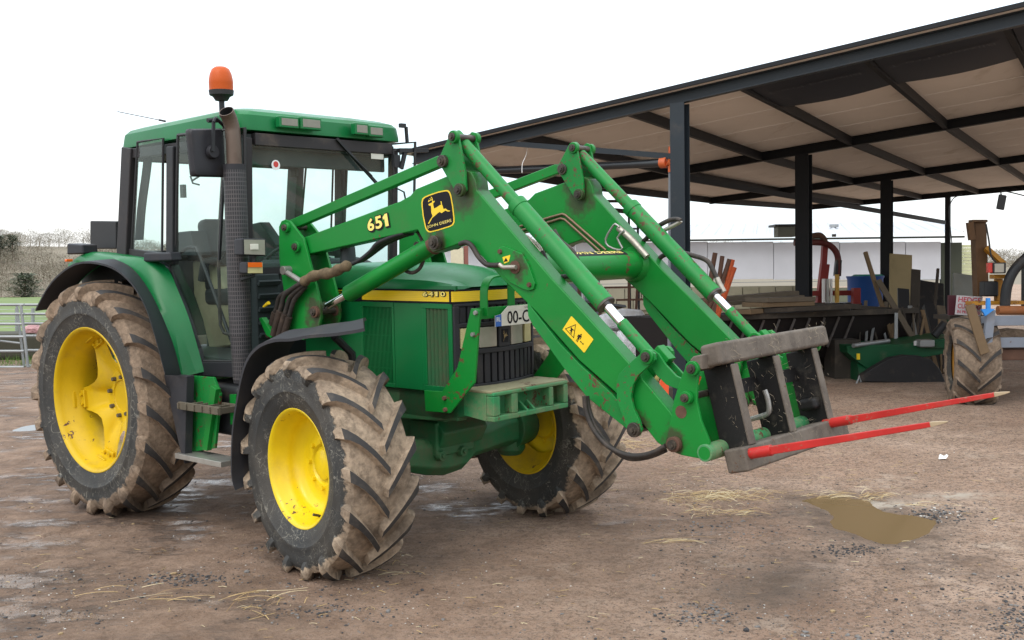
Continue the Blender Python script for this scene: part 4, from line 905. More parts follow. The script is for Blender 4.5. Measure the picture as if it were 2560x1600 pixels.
# hoses and pipes
def hose(name, pts, r, mat=None, k=5): return MB().path(smooth_path(pts, k), r, 10).build(name, mat or M['hose'], tr)
Y = lambda y, *pp: [T(1, y, *p) for p in pp]
hose('arm_hose', Y(-.60, (1150, 610), (1165, 606), (1180, 615), (1195, 640), (1215, 660), (1235, 663), (1250, 662)) , .014)
hose('hose_fitting', Y(-.61, (1249, 661), (1258, 668), (1270, 668), (1290, 668)), .012, M['zinc'])
q = MB(); p = T(1, -.586, 1288, 668); q.cyl((p.x, -.586, p.z), (p.x, -.592, p.z), .034, n=20); q.build('bulkhead_ring', M['rust'], tr)
hose('loop_hose', Y(-.50, (1015, 560), (1040, 575), (1055, 600), (1060, 640), (1050, 670), (1030, 682), (1010, 675)), .011)
hose('near_tilt_hose', Y(-.47, (1330, 600), (1345, 612), (1355, 628)) , .009, M['zinc'])
hose('near_tilt_hose', Y(-.47, (1355, 628), (1368, 660), (1372, 680), (1395, 692), (1425, 690)), .013)
hose('near_tilt_fitting', Y(-.47, (1308, 588), (1325, 598), (1345, 622), (1358, 634)), .012, M['zinc'])
hose('near_barrel_hose', Y(-.47, (1385, 575), (1400, 600), (1430, 625), (1445, 650)), .011)
hose('far_tilt_hose', Y(.56, (1590, 604), (1610, 602), (1640, 570), (1670, 552), (1690, 548), (1702, 552)), .014)
hose('far_tilt_fitting', Y(.56, (1702, 552), (1695, 558), (1660, 576)), .012, M['zinc'])
hose('far_tilt_hose', Y(.56, (1615, 640), (1640, 650), (1660, 638), (1690, 630), (1730, 638), (1765, 650), (1780, 670), (1792, 695)), .014)
hose('far_tilt_fitting', Y(.56, (1792, 695), (1800, 712), (1810, 730)), .016, M['zinc'])
hose('far_arm_fitting', Y(.44, (1546, 570), (1575, 595), (1600, 622), (1618, 642)), .020, M['zinc'], 3)
hose('bent_steel_pipe', Y(.42, (1548, 568), (1538, 560), (1528, 572), (1514, 598), (1520, 615), (1545, 625), (1556, 620), (1543, 595), (1560, 577)), .007, M['steel'], 2)
hose('arm_pipe', Y(.462, (1300, 566), (1380, 542), (1406, 535), (1414, 538), (1515, 626)), .008, plain('bronze_pipe', (.20, .13, .08), .4, .5), 1)
hose('arm_pipe', Y(.462, (1300, 577), (1380, 553), (1402, 546), (1412, 549), (1500, 628)), .008, plain('bronze_pipe', (.20, .13, .08), .4, .5), 1)
for dx, dy, y in ((0, 0, -.64), (8, 10, -.62)):
    hose('drop_hose', Y(y, (1462 + dx * .6, 990), (1466 + dx, 1030), (1485 + dx, 1075), (1520 + dx, 1115 + dy * .4), (1570, 1138 + dy * .7), (1620, 1136 + dy * .6), (1664, 1115 + dy)), .013)
# wrapped hose bundle at the near post
q = MB(); L = smooth_path([T(1, -.66, *p) for p in ((756, 708), (775, 694), (800, 686), (830, 682), (850, 672), (874, 662))], 8); rr = [(.031 + .001 * math.sin(i * 1.9) + .004 * math.sin(i * .7) + .003 * noise.noise(V((i * 1.3, 2, 1)))) * min(1, .55 + .16 * min(i, len(L) - 1 - i)) for i in range(len(L))]
q.path(L, .03, 14, rr=rr); q.build('hose_wrap', M['wrap'], tr, ang=80)
for k, (a, b) in enumerate((((756, 706), (712, 738)), ((760, 712), (725, 745)), ((764, 716), (735, 752)), ((754, 712), (700, 742)))):
    x0, y0 = b
    hose('coupling_hose', Y(-.67 + k * .012, a, ((a[0] + x0) / 2, (a[1] + y0) / 2 - 2), (x0, y0), (x0 - 8, y0 + 25), (x0 - 18, y0 + 60), (x0 - 26, y0 + 92)), .016)
    hose('hose_sleeve', Y(-.675 + k * .012, (x0 - 12, y0 + 40), (x0 - 22, y0 + 75), (x0 - 28, y0 + 100)), .023, M['sleeve'])
for k, dx in enumerate((0, 10, 22)):
    hose('feed_hose', Y(-.56 + k * .03, (870, 664 - k * 3), (900 + dx * .3, 650), (925 + dx, 630 - k * 4), (945 + dx, 608), (985 + dx, 590), (1010 + dx, 583)), .013, M['rubber'])
q = MB(); p = T(1, -.68, 672, 757); d = T(1, -.68, 664, 763) - p; q.cyl(p, p + d * 1.6, .012, .008, 10); q.build('yellow_cap', M['stripe'], tr)
q = MB(); q.prism(YP(-.66, [(653, 795), (660, 793), (690, 835), (684, 845), (672, 838)]), -.68, -.64); q.build('coupling_bracket', M['loader'], tr, bevel=.003)
q = MB(); q.path(Y(-.64, (710, 678), (722, 684), (760, 708)), .018, 8); p = T(1, -.65, 709, 676); q.cyl((p.x, -.66, p.z), (p.x, -.60, p.z), .028, n=16); q.build('coupling_lever', M['steel'], tr, bevel=.003)
q = MB(); p = T(1, -.45, 870, 640); q.lathez([(p.z - .04, .05), (p.z + .05, .045), (p.z + .10, .03)], (p.x, p.y, 0), 14); q.build('loader_valve', M['interior'], tr)

# ------------------------------------------------------------ bale spike frame on the quick hitch
UPY = (-.45, -.04, .385)
bs = empty('bale_spike', TF)
tag(bs, 'dirty grey bale spike frame with two red tines, hanging on the loader hitch', 'bale spike')
M['carr'] = paint('muddy_grey_carriage', (.135, .112, .090), .75, dirt=.8, dirtcol=(.055, .044, .036), chips=.1, scale=9, grime=.6)
M['carrdark'] = paint('black_worn_carriage', (.010, .009, .009), .6, dirt=.35, dirtcol=(.14, .12, .09), scale=9, grime=.3)
Ut, Ub = V((4.690, 0, 1.382)), V((4.810, 0, .912))      # front top edges of upper and lower beams
up_ = (Ut - Ub).normalized(); fw_ = V((up_.z, 0, -up_.x)) # the frame leans back a little
rotf = Matrix((fw_, V((0, 1, 0)), up_)).transposed()
def fb(name, o, dx, dz, y0, y1, sx, sz, mat, bev=.008):
    q = MB(); q.box(o + fw_ * dx + up_ * dz + V((0, (y0 + y1) / 2, 0)), (sx, y1 - y0, sz), rotf); return q.build(name, mat, bs, bevel=bev, seg=3)
fb('upper_beam', Ut, -.05, -.052, -.565, .575, .10, .104, M['carr'], .018)
fb('lower_beam', Ub, -.055, -.055, -.545, .550, .11, .11, M['carr'], .012)
L_ = (Ut - Ub).length
for y in UPY:
    q = MB(); m_ = (Ut + Ub) / 2 - fw_ * .085 - up_ * .055; q.box(m_ + V((0, y, 0)), (.15, .045, L_ - .10), rotf); o = q.build('upright', M['carrdark'], bs, bevel=.006)
    q = MB(); q.box(m_ + fw_ * .078 + V((0, y + .0, 0)), (.010, .062, L_ - .11), rotf); q.build('upright_face', M['carr'], o, bevel=.004)
fb('middle_bar', Ut, -.13, -.22, -.44, .46, .012, .07, M['carrdark'], .003)
fb('hook_block', Ub, -.08, .10, .30, .44, .10, .06, M['carrdark'], .02)
q = MB(); a = T(0, 4.60, 1748, 905); q.prism(YP(-.60, [(1728, 900), (1738, 890), (1760, 885), (1760, 925), (1745, 918)]), -.62, -.50); q.build('top_hook', M['carr'], bs, bevel=.008)
q = MB(); q.path(smooth_path([T(1, -.1, *p) for p in ((1870, 1050), (1905, 1040), (1922, 1030), (1920, 1000), (1912, 975))], 3), .013, 8); q.build('latch_handle', M['steel'], bs)
for y, tip in ((-.497, (2370, 1054)), (.364, (2525, 980))):
    base = V((4.80, y, .872 if y < 0 else .893)); tp = T(1, y, *tip); d = tp - base; n_ = d.normalized()
    q = MB(); sdv = V((0, 1, 0)); uu = sdv.cross(n_) * -1
    def sq(t, w, h): c = base + d * t; return [c + sdv * w + uu * h, c + sdv * w - uu * h, c - sdv * w - uu * h, c - sdv * w + uu * h]
    q.cyl(base - d * .03, base + d * .14, .025, .025, 16)
    q.rings([sq(.13, .017, .018), sq(.2, .016, .018), sq(.6, .014, .014), sq(.925, .0105, .0105)]); o = q.build('tine', M['spike'], bs, bevel=.003)
    q = MB(); q.rings([sq(.924, .0107, .0107), sq(.965, .008, .007), sq(1.0, .0025, .0025)]); q.build('tine_tip', M['spiketip'], o, bevel=.002)

# hay wisps stuck to the muddy carriage
rnd = random.Random(31); mb = MB()
for i in range(260):
    f = rnd.random(); base = Ub.lerp(Ut, f) + fw_ * rnd.uniform(-.08, .012); yy = rnd.choice(UPY) + rnd.choice((-.034, .034)) if rnd.random() < .6 else rnd.uniform(-.52, .54)
    if abs(yy) > .5 or rnd.random() < .35: base = (Ut if rnd.random() < .6 else Ub) + fw_ * .006 - up_ * rnd.uniform(0, .10)
    p = base + V((0, yy, 0)); d = V((rnd.uniform(-.3, .3), rnd.uniform(-1, 1), rnd.uniform(-1, 1))).normalized() * rnd.uniform(.02, .06); w2 = V((0, .00045, .00045)); m_ = p + d * .5 + fw_ * .008
    b = len(mb.v); mb.v += [tuple(p - w2), tuple(p + w2), tuple(m_ - w2), tuple(m_ + w2), tuple(p + d - w2), tuple(p + d + w2)]; mb.f += [(b, b + 1, b + 3, b + 2), (b + 2, b + 3, b + 5, b + 4)]; mb.m += [0, 0]
mb.build('hay_wisps', plain('dry_hay', (.27, .22, .15), .8), bs, ang=0, fix=False, kind='stuff')
# ------------------------------------------------------------ ground of the yard
def GP(px, py): p = G(px, py); return (p.x, p.y)
PUD = [[(1130, 262), (1200, 250), (1330, 255), (1440, 265), (1460, 290), (1540, 330), (1640, 350), (1750, 360), (1860, 390), (1870, 405), (1830, 430), (1840, 455), (1700, 500), (1640, 520), (1570, 520), (1500, 495), (1420, 465), (1330, 430), (1290, 400), (1300, 360), (1250, 325), (1190, 300)]]
PUD = [[GP(1560 + .4132 * a, 1140 + .4132 * b) for a, b in PUD[0]]]
for q in (
          [(20, 1058), (60, 1055), (90, 1063), (80, 1074), (30, 1076)], [(1880, 1470), (1950, 1452), (1975, 1450), (1950, 1468), (1900, 1482), (1880, 1480)],
          [(1330, 1150), (1360, 1148), (1370, 1156), (1340, 1158)]):
    PUD.append([GP(a, b) for a, b in q])
def seg_d(p, a, b):
    dx, dy = b[0] - a[0], b[1] - a[1]; t = max(0, min(1, ((p[0] - a[0]) * dx + (p[1] - a[1]) * dy) / (dx * dx + dy * dy + 1e-12)))
    return math.hypot(p[0] - a[0] - t * dx, p[1] - a[1] - t * dy)
def inside(p, poly):
    c = False; n = len(poly)
    for i in range(n):
        a, b = poly[i], poly[i - 1]
        if (a[1] > p[1]) != (b[1] > p[1]) and p[0] < (b[0] - a[0]) * (p[1] - a[1]) / (b[1] - a[1]) + a[0]: c = not c
    return c
BB = [(min(a for a, b in q) - .3, max(a for a, b in q) + .3, min(b for a, b in q) - .3, max(b for a, b in q) + .3) for q in PUD]
def dip(x, y):
    r = 0
    for q, bb in zip(PUD, BB):
        if bb[0] < x < bb[1] and bb[2] < y < bb[3]:
            d = min(seg_d((x, y), q[i], q[i - 1]) for i in range(len(q)))
            r = max(r, sstep((d if inside((x, y), q) else -d) / .22 + .5))
    return r
def relief(x, y):
    v = V((x, y, 0)); dp = dip(x, y)
    a = noise.noise(v * .9) * .010 + noise.noise(v * 2.7 + V((4, 1, 0))) * .006 + noise.noise(v * 8 + V((1, 9, 3))) * .0065 + abs(noise.noise(v * 15)) * -.008
    return a * (1 - .5 * dp) - .034 * dp + .004
def axis(lo, hi, st, far, g=1.25):
    r = []; x = lo
    while x < hi: r.append(x); x += st
    s = st
    while x < far[1]: r.append(x); s *= g; x += s
    x = lo - st; s = st; l = []
    while x > far[0]: l.append(x); s *= g; x -= s
    return list(reversed(l)) + r
xs = axis(-4.6, 6.4, .034, (-600, 600)); ys = axis(4.6, 12.5, .034, (-60, 900))
vs = []; 
for y in ys:
    for x in xs:
        near = -5.2 < x < 7 and 4.2 < y < 14
        z = gz(x, y) + (relief(x, y) if near else 0)
        vs.append((x, y, z))
nx = len(xs)
mb = MB(); mb.add(vs, [(j * nx + i, j * nx + i + 1, (j + 1) * nx + i + 1, (j + 1) * nx + i) for j in range(len(ys) - 1) for i in range(nx - 1)])
s = Mat('muddy_wet_yard'); 
n1 = s.noise(.55, 8, .6); n2 = s.noise(2.4, 9, .65, loc=(3, 3, 0)); n3 = s.noise(14, 8, .7); n4 = s.noise(60, 6, .7)
c = s.mix(s.ramp(n1, .36, .62), (.315, .178, .108), (.520, .375, .275)); c = s.mix(s.ramp(s.noise(1.3, 9, .7, loc=(9, 4, 0), dist=.8), .50, .60, 0, .55), c, (.230, .135, .080))
c = s.mix(s.ramp(n2, .40, .66), c, (.33, .212, .138)); c = s.mix(s.ramp(n2, .57, .68, 0, .85), c, (.54, .42, .32))
c = s.mix(s.ramp(n3, .52, .60, 0, .6), c, (.150, .090, .055)); c = s.mix(s.ramp(s.noise(34, 6, .75, loc=(6, 1, 2)), .54, .58, 0, .8), c, (.070, .044, .030)); c = s.mix(s.ramp(n4, .56, .60, 0, .8), c, (.042, .030, .024)); c = s.mix(s.ramp(s.noise(110, 4, .6, loc=(1, 4, 4)), .54, .60, 0, .5), c, (.42, .34, .28)); c = s.mix(s.ramp(s.noise(26, 5, .7, loc=(5, 9, 4), stretch=(.5, 1.4, 1)), .60, .66, 0, .6), c, (.44, .36, .30)); c = s.mix(s.ramp(s.noise(75, 3, .6, loc=(2, 8, 1)), .66, .72, 0, .8), c, (.32, .28, .25))
sp = nd(s.t, 'ShaderNodeSeparateXYZ'); s.lk(s.tc.outputs['Object'], sp.inputs[0])
# the left of the yard and the ground under the tractor stay wet, the rest dries in patches
leftw = s.ramp(s.math('ADD', sp.outputs[0], s.math('MULTIPLY', s.noise(.8, 4), 3)), -1.6, 1.3, 1, 0)
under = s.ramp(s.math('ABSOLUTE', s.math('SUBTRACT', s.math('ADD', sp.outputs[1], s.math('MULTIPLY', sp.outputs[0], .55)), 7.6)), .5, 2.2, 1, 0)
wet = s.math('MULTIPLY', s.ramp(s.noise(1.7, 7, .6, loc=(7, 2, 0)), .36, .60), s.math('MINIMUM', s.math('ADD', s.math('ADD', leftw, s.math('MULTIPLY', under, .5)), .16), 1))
leftd = s.ramp(s.math('ADD', sp.outputs[0], s.math('MULTIPLY', s.noise(.6, 5, loc=(2, 5, 0)), 4)), .6, 4.2, .75, 0)
c = s.mix(leftd, c, s.mix(s.ramp(s.noise(5, 8, .7), .38, .62), (.135, .076, .043), (.285, .190, .130)))
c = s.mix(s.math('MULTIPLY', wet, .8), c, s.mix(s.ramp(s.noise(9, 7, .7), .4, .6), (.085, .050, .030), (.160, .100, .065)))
a1 = nd(s.t, 'ShaderNodeAttribute', attribute_name='damp'); a2 = nd(s.t, 'ShaderNodeAttribute', attribute_name='pale')
dm = s.math('MULTIPLY', a1.outputs['Fac'], s.ramp(s.noise(6, 6), .3, .6, .5, 1)); c = s.mix(s.math('MULTIPLY', dm, .75), c, (.105, .066, .038))
c = s.mix(s.math('MULTIPLY', a2.outputs['Fac'], s.ramp(s.noise(10, 6), .38, .5)), c, (.42, .36, .29))
glo = s.math('MULTIPLY', s.ramp(s.noise(3.2, 8, .65, loc=(1, 7, 0), stretch=(.6, 1.5, 1)), .50, .58), s.ramp(wet, .25, .8))
s.setc(c); s.setr(s.math('MINIMUM', s.ramp(glo, .0, 1, .93, .13), s.ramp(dm, 0, 1, .93, .4))); s.b.inputs['Specular IOR Level'].default_value = .5
c2_ = None
h = s.math('ADD', s.math('MULTIPLY', n3, 1.0), s.math('ADD', s.math('MULTIPLY', n4, .5), s.math('MULTIPLY', s.noise(6, 8, .6), 1.6)))
s.bump(s.math('MULTIPLY', h, s.ramp(glo, 0, 1, 1, .35)), 1.0, .030)
o = mb.build('ground', s.m, None, ang=0, fix=False, kind='structure')
def dip2(x, y):       # damp rim round each puddle
    r = 0
    for q, bb in zip(PUD, BB):
        if bb[0] - .2 < x < bb[1] + .2 and bb[2] - .2 < y < bb[3] + .2:
            d = min(seg_d((x, y), q[i], q[i - 1]) for i in range(len(q))); r = max(r, sstep((d if inside((x, y), q) else -d) / .42 + .95))
    return r
at = o.data.attributes.new('damp', 'FLOAT', 'POINT'); at.data.foreach_set('value', [dip2(v[0], v[1]) if -5 < v[0] < 7 and 4 < v[1] < 14 else 0 for v in vs])
pc_ = [(G(2200, 1262), .30, .12), (G(2150, 1256), .22, .08), (G(2390, 1240), .25, .08)]
at = o.data.attributes.new('pale', 'FLOAT', 'POINT'); at.data.foreach_set('value', [max(math.exp(-((v[0] - c_.x) / a_) ** 2 - ((v[1] - c_.y) / b_) ** 2) for c_, a_, b_ in pc_) if 0 < v[0] < 7 and 6 < v[1] < 12 else 0 for v in vs]); o.data.polygons.foreach_set('use_smooth', [True] * len(o.data.polygons))
# puddles
for k, q in enumerate(PUD):
    if k == 2: continue
    cx = sum(a for a, b in q) / len(q); cy = sum(b for a, b in q) / len(q)
    pts = []
    n_ = len(q)
    for i in range(n_):
        d = V((q[i][0] - cx, q[i][1] - cy)); L = d.length; d = d / L * (L + .16); x, y = cx + d.x, cy + d.y
        pts.append((x, y, gz(x, y) - .0075))
    m_ = Mat('brown_puddle_water' if k in (0, 2) else 'clear_puddle_water'); 
    m_.setc((.165, .112, .056) if k in (0, 2) else (.10, .08, .06)); m_.setr(.06); m_.b.inputs['IOR'].default_value = 1.33
    m_.bump(m_.noise(5, 2), .02, .004)
    mb = MB(); mb.add(pts, [tuple(range(n_))]); mb.build('puddle', m_.m, None, ang=0, fix=False, kind='structure')
# grass field beyond the gate, wooded ridge behind it
s = Mat('meadow_grass'); c = s.mix(s.ramp(s.noise(.25, 8, .6), .35, .65), (.10, .15, .035), (.15, .21, .05)); c = s.mix(s.ramp(s.noise(3, 8, .7, stretch=(1, .2, 1)), .45, .7), c, (.10, .12, .04)); s.setc(c); s.setr(.9)
mb = MB(); mb.add([(-80, 20.6, .38), (-5.5, 20.6, .38), (-5.5, 108, .38), (-80, 108, .38)], [(0, 1, 2, 3)]); mb.build('grass_field', s.m, None, ang=0, kind='structure')
s = Mat('wooded_ground'); s.setc(s.mix(s.noise(.3, 6), (.17, .14, .10), (.20, .17, .12))); s.setr(1)
def ridge(x): return 5.6 + .8 * noise.noise(V((x * .11, 3, 1))) + .5 * math.sin(x * .21) + 2.2 * math.exp(-((x + 105) / 40) ** 2) + 1.2 * math.sin(x * .05) + (-2.0 if x > 20 else 0)
mb = MB(); vs = []; xx = [-160 + i * 8 for i in range(46)]
for j in range(9):
    y = 104 + j * 14
    for x in xx: vs.append((x, y, .3 + ridge(x) * sstep(j / 8) + noise.noise(V((x * .05, y * .05, 0))) * .6 * (j > 0)))
mb.add(vs, [(j * 46 + i, j * 46 + i + 1, (j + 1) * 46 + i + 1, (j + 1) * 46 + i) for j in range(8) for i in range(45)])
mb.build('hill', s.m, None, kind='structure', fix=False)
rnd = random.Random(11)
def crown(mb, c, h, w, n, thin):      # bare winter tree: trunk, limbs and a cloud of twigs
    c = V(c); mb.mi = 0
    mb.path([c, c + V((0, 0, h * .55))], .03 * h, 5, False, rr=[.022 * h, .010 * h])
    for i in range(n):
        a = rnd.uniform(0, 2 * PI); u = rnd.random() ** .5; v_ = rnd.random()
        e = math.sin(PI * min(1, v_ * .85 + .15)) ** .6
        p = c + V((math.cos(a) * u * w * e, math.sin(a) * u * w * e, h * (.25 + .75 * v_)))
        d = (p - (c + V((0, 0, h * .3)))).normalized() + V((rnd.uniform(-.5, .5), rnd.uniform(-.5, .5), rnd.uniform(0, .6))); d.normalize()
        L = rnd.uniform(.25, .8) * h * .16; s_ = V((-d.y, d.x, 0)) * thin * L + V((0, 0, thin * L * .3)); mb.mi = rnd.choice((0, 0, 1))
        b = len(mb.v); mb.v += [tuple(p - s_), tuple(p + s_), tuple(p + d * L)]; mb.f.append((b, b + 1, b + 2)); mb.m.append(mb.mi)
mb = MB()
for i in range(640):
    x = rnd.uniform(-110, -45) if i < 500 else rnd.uniform(-20, 140); y = rnd.choice((107, 116, 126, 138, 150, 164, 180, 196, 208)) + rnd.uniform(-4, 4)
    if i >= 500: x = rnd.uniform(62, 105) * y / 200 * 1.15; y = rnd.uniform(150, 215); 
    j = min(1, (y - 104) / 112); z = .3 + ridge(x) * sstep(j)
    crown(mb, (x, y, z - .3), rnd.uniform(2.4, 3.6) * (.65 if y < 112 else .8 if y < 122 else 1), rnd.uniform(2.2, 3.2), 620, .13)
mb.build('woodland', [plain('hazed_winter_twigs', (.20, .165, .125), .9), plain('hazed_olive_twigs', (.17, .16, .11), .9)], None, ang=0, fix=False, kind='stuff')  # twig colours lightened to suggest haze over the distance
for (px, d_, h_, w_, lab) in ((34, 165, 4.6, 1.7, 'dark evergreen tree standing out of the bare woodland skyline'), (62, 106, 2.7, 2.0, 'low green bushy evergreen at the foot of the bare wood'), (2, 165, 4.4, 1.6, 'dark evergreen tree cut by the left edge of the photo')):
    base = W(px, 700, d_); j = min(1, (d_ - 104) / 112); base.z = .3 + ridge(base.x) * sstep(j) - .3
    root = empty('evergreen_tree', Matrix.Translation(base)); tag(root, lab, 'tree')
    mb = MB(); mb.path([(0, 0, -.3), (0, 0, h_ * .8)], .12, 6, rr=[.16, .05]); mb.build('trunk', M['rust'], root)
    mb = MB()
    for i in range(2600):
        v_ = rnd.random(); a = rnd.uniform(0, 2 * PI); r = w_ * (1 - v_ * .45) * rnd.random() ** .5 * (.75 + .35 * math.sin(v_ * 19 + a * 2)); p = V((math.cos(a) * r, math.sin(a) * r, h_ * (.10 + .9 * v_)))
        d = V((math.cos(a), math.sin(a), rnd.uniform(-.3, .6))) * rnd.uniform(.12, .3); s_ = V((-d.y, d.x, rnd.uniform(-.1, .1))) * .35; mb.mi = rnd.randint(0, 1)
        b = len(mb.v); mb.v += [tuple(p - s_), tuple(p + s_), tuple(p + d)]; mb.f.append((b, b + 1, b + 2)); mb.m.append(mb.mi)
    mb.build('crown', [plain('dark_needles', (.085, .10, .07), .9), plain('green_needles', (.11, .135, .085), .9)], root, ang=0, fix=False)

# ------------------------------------------------------------ things in world space
def thing(name, base, label, cat, group=None):
    o = empty(name, Matrix.Translation(V(base))); tag(o, label, cat, group); return o
def att(o, root):
    o.parent = root; o.matrix_parent_inverse = root.matrix_world.inverted() if root.parent else Matrix.Translation(-root.location); return o
def B(name, mb, mat, root=None, **k):
    o = mb.build(name, mat, None, **k)
    if root: att(o, root)
    return o
def rect(px0, py0, px1, py1, d, th, rt=0):     # upright slab seen face-on, its front at distance d
    a = W(px0, py1, d); b = W(px1, py0, d); c = (a + b) / 2; return MB().box(c + V((0, th / 2, 0)), (abs(b.x - a.x), th, abs(b.z - a.z)), Matrix.Rotation(rt, 3, 'Z'))
# the open shed: bearers run up to the right, purlins run back
AX, BX = V((.8569, -.5155, 0)), V((.5155, .8569, 0))
P1 = V((1.84, 11.8, 0)); DK = [0, 4.79, 10.4, 17.4]
def sh(t, d): return P1 + AX * t + BX * d
BL = [[(1040, 410), (2560, 62)], [(1484, 475), (2560, 292)], [(1770, 511), (2560, 405)], [(1940, 532), (2560, 476)]]
def px_t(px, d):
    s_ = (px - 1280) / FPX; o = P1 + BX * d; t = (s_ * o.y - o.x) / (AX.x - s_ * AX.y); 
    for i in range(3):      # allow for the small roll of the camera
        q = o + AX * t; pz = W(px, 400, q.y); t += ((pz.x - q.x)) / (AX.x - s_ * AX.y) * .9
    return t
LZ = []
for k in range(4):
    o = []
    for px, py in BL[k]:
        t = px_t(px, DK[k]); q = sh(t, DK[k]); o.append((t, W(px, py, q.y).z))
    (t0, z0), (t1, z1) = o; LZ.append((z0 - t0 * (z1 - z0) / (t1 - t0), (z1 - z0) / (t1 - t0)))
def rz(t, d):          # height of the underside of the bearers
    k = 0
    while k < 2 and d > DK[k + 1]: k += 1
    f = (d - DK[k]) / (DK[k + 1] - DK[k]); a = LZ[k][0] + LZ[k][1] * t; b = LZ[k + 1][0] + LZ[k + 1][1] * t
    return a + (b - a) * f
def sp3(t, d, dz=0): p = sh(t, d); p.z = rz(t, d) + dz; return p
TL, TR = -3.55, 7.5
shed = thing('open_shed', (P1.x, P1.y, .35), 'open sided machinery shed with dark steel posts and beams under a pale sheeted roof', 'shed')
def ibeam(a, b, w, h, up=V((0, 0, 1))):
    mb = MB(); a = V(a); b = V(b); d = (b - a).normalized(); sd = d.cross(up).normalized(); u = sd.cross(d)
    mb.bar(a + u * .006, b + u * .006, w, .012); mb.bar(a + u * (h - .006), b + u * (h - .006), w, .012); mb.bar(a + u * h / 2, b + u * h / 2, .012, h - .024); return mb
for k in range(4):
    a, b = sp3(TL, DK[k]), sp3(TR, DK[k])
    B('bearer', ibeam(a, b, .10 if k else .09, .13), M['beam'] if k == 0 else M['beamdark'], shed)
B('eave_flashing', MB().bar(sp3(TL - .12, -.145, .150), sp3(TR, -.145, .150), .03, .045), M['beamdark'], shed)
PT = [-3.5, -2.05, -.62, .69, 1.97, 3.25, 4.5, 5.8]
for t in PT:
    for k in range(3): B('purlin', MB().bar(sp3(t, DK[k] + .06, .068), sp3(t, DK[k + 1] - .06, .068), .06, .115), M['beamdark'], shed)
s = Mat('stained_fibre_roof_sheet'); c = s.mix(s.ramp(s.noise(.7, 7, .6), .35, .68), (.72, .68, .62), (.80, .76, .70)); c = s.mix(s.ramp(s.noise(2.2, 8, .65, stretch=(1, .35, 1)), .56, .75, 0, .6), c, (.44, .385, .29)); s.setc(c); s.setr(.9); s.bump(s.noise(30, 4), .2, .005)
M['sheet'] = s.m
nd_ = 18; w_ = (17.7 + .12) / nd_
for i in range(nd_):
    d0 = -.12 + i * w_ + .006; d1 = d0 + w_ - .012
    mb = MB(); mb.rings([[sp3(t, d0, .132), sp3(t, d1, .132), sp3(t, d1, .165), sp3(t, d0, .165)] for t in (TL - .1, 0, TR)]); B('roof_sheet', mb, M['sheet'], shed)
# drooping dark membrane behind the front bearer, with its faint back-to-front print
M['membrane'] = plain('navy_roof_membrane', (.012, .018, .030), .55); M['faint'] = plain('faint_grey_print', (.05, .06, .075), .6)
for i in range(3, 7):
    t0, t1 = PT[i] + .04, PT[i + 1] - .04; rs = []
    for j in range(9):
        f = j / 8; t = t0 + (t1 - t0) * f; dd = 1.42 + .14 * math.sin(f * PI)
        sg_ = .03 * math.sin(f * PI); rs.append([sp3(t, .06, .05), sp3(t, .7, .03 - sg_), sp3(t, dd, .03), sp3(t, dd, .036), sp3(t, .7, .036 - sg_), sp3(t, .06, .056)])
    mo = B('roof_membrane', MB().rings(rs), M['membrane'], shed)
    tx = print_text('membrane_print', 'Blizzard Pro-T', None, M['faint'], None, bold=0, mirror=False, wrap=lambda u, v: sp3(t1 - .1 - (t1 - t0 - .2) * u, .42 + .10 * v, .002)); att(tx, shed)
# posts
def post(px, dk, w, d, mat):
    t = px_t(px, dk); q = sh(t, dk); zt = rz(t, dk); g0 = gz(q.x, q.y) - .02; u = AX
    mb = MB()
    r = Matrix((AX, BX, V((0, 0, 1)))).transposed(); c = (zt + g0) / 2; hh = zt - g0
    if w > .15:
        mb.box((q.x, q.y, c), (.01, d - .02, hh), r); 
        for s_ in (-1, 1): mb.box((q.x + BX.x * s_ * (d / 2 - .005), q.y + BX.y * s_ * (d / 2 - .005), c), (w, .01, hh), r)
        mb.box((q.x, q.y, g0 + .03), (w + .08, d + .08, .015), r)
    else: mb.box((q.x, q.y, c), (w, d, hh), r)
    return B('post', mb, mat, shed, bevel=.002), q
post(1700, DK[0], .165, .16, M['beam'])
for px, k, w in ((2009, 1, .20), (2217, 2, .20), (2370, 3, .12)): post(px, DK[k], w, w, M['beamdark'])
for px, k in ((2680, 0), (2830, 1)): post(px, DK[k], .19, .19, M['beamdark'])
B('brace', MB().bar(W(1236, 356, 13.0), W(1683, 391, 11.9), .03, .06), M['beam'], shed)
B('brace', MB().bar(W(1719, 446, 16.6), W(2362, 556, 26.2), .05, .09), M['beamdark'], shed)
# rainwater pipe with its orange joint
B('rain_pipe', MB().path([W(1185, 428, 13.6), W(1400, 420, 12.9), W(1655, 407, 12.0)], .048, 16), plain('black_plastic_pipe', (.022, .025, .028), .3), shed)
M['clay'] = plain('orange_pipe_joint', (.50, .10, .025), .45)
mb = MB(); mb.cyl(W(1652, 407, 12.0), W(1668, 406, 11.95), .062, n=18); mb.path([W(1668, 406, 11.9), W(1679, 410, 11.9), W(1680, 430, 11.9)], .045, 14); mb.cyl(W(1681, 367, 11.95), W(1681, 385, 11.95), .045, n=14); B('pipe_joint', mb, M['clay'], shed)
B('down_pipe', MB().path([W(1680, 430, 11.92), W(1677, 1022, 11.92)], .04, 14), plain('grey_plastic_pipe', (.14, .15, .17), .4), shed)
tie = MB().path(smooth_path([W(1318, 360, 12.9), W(1316, 385, 12.9), W(1306, 410, 12.85), W(1305, 432, 12.8)], 4), .004, 6); B('cable_tie', tie, M['white'], shed)
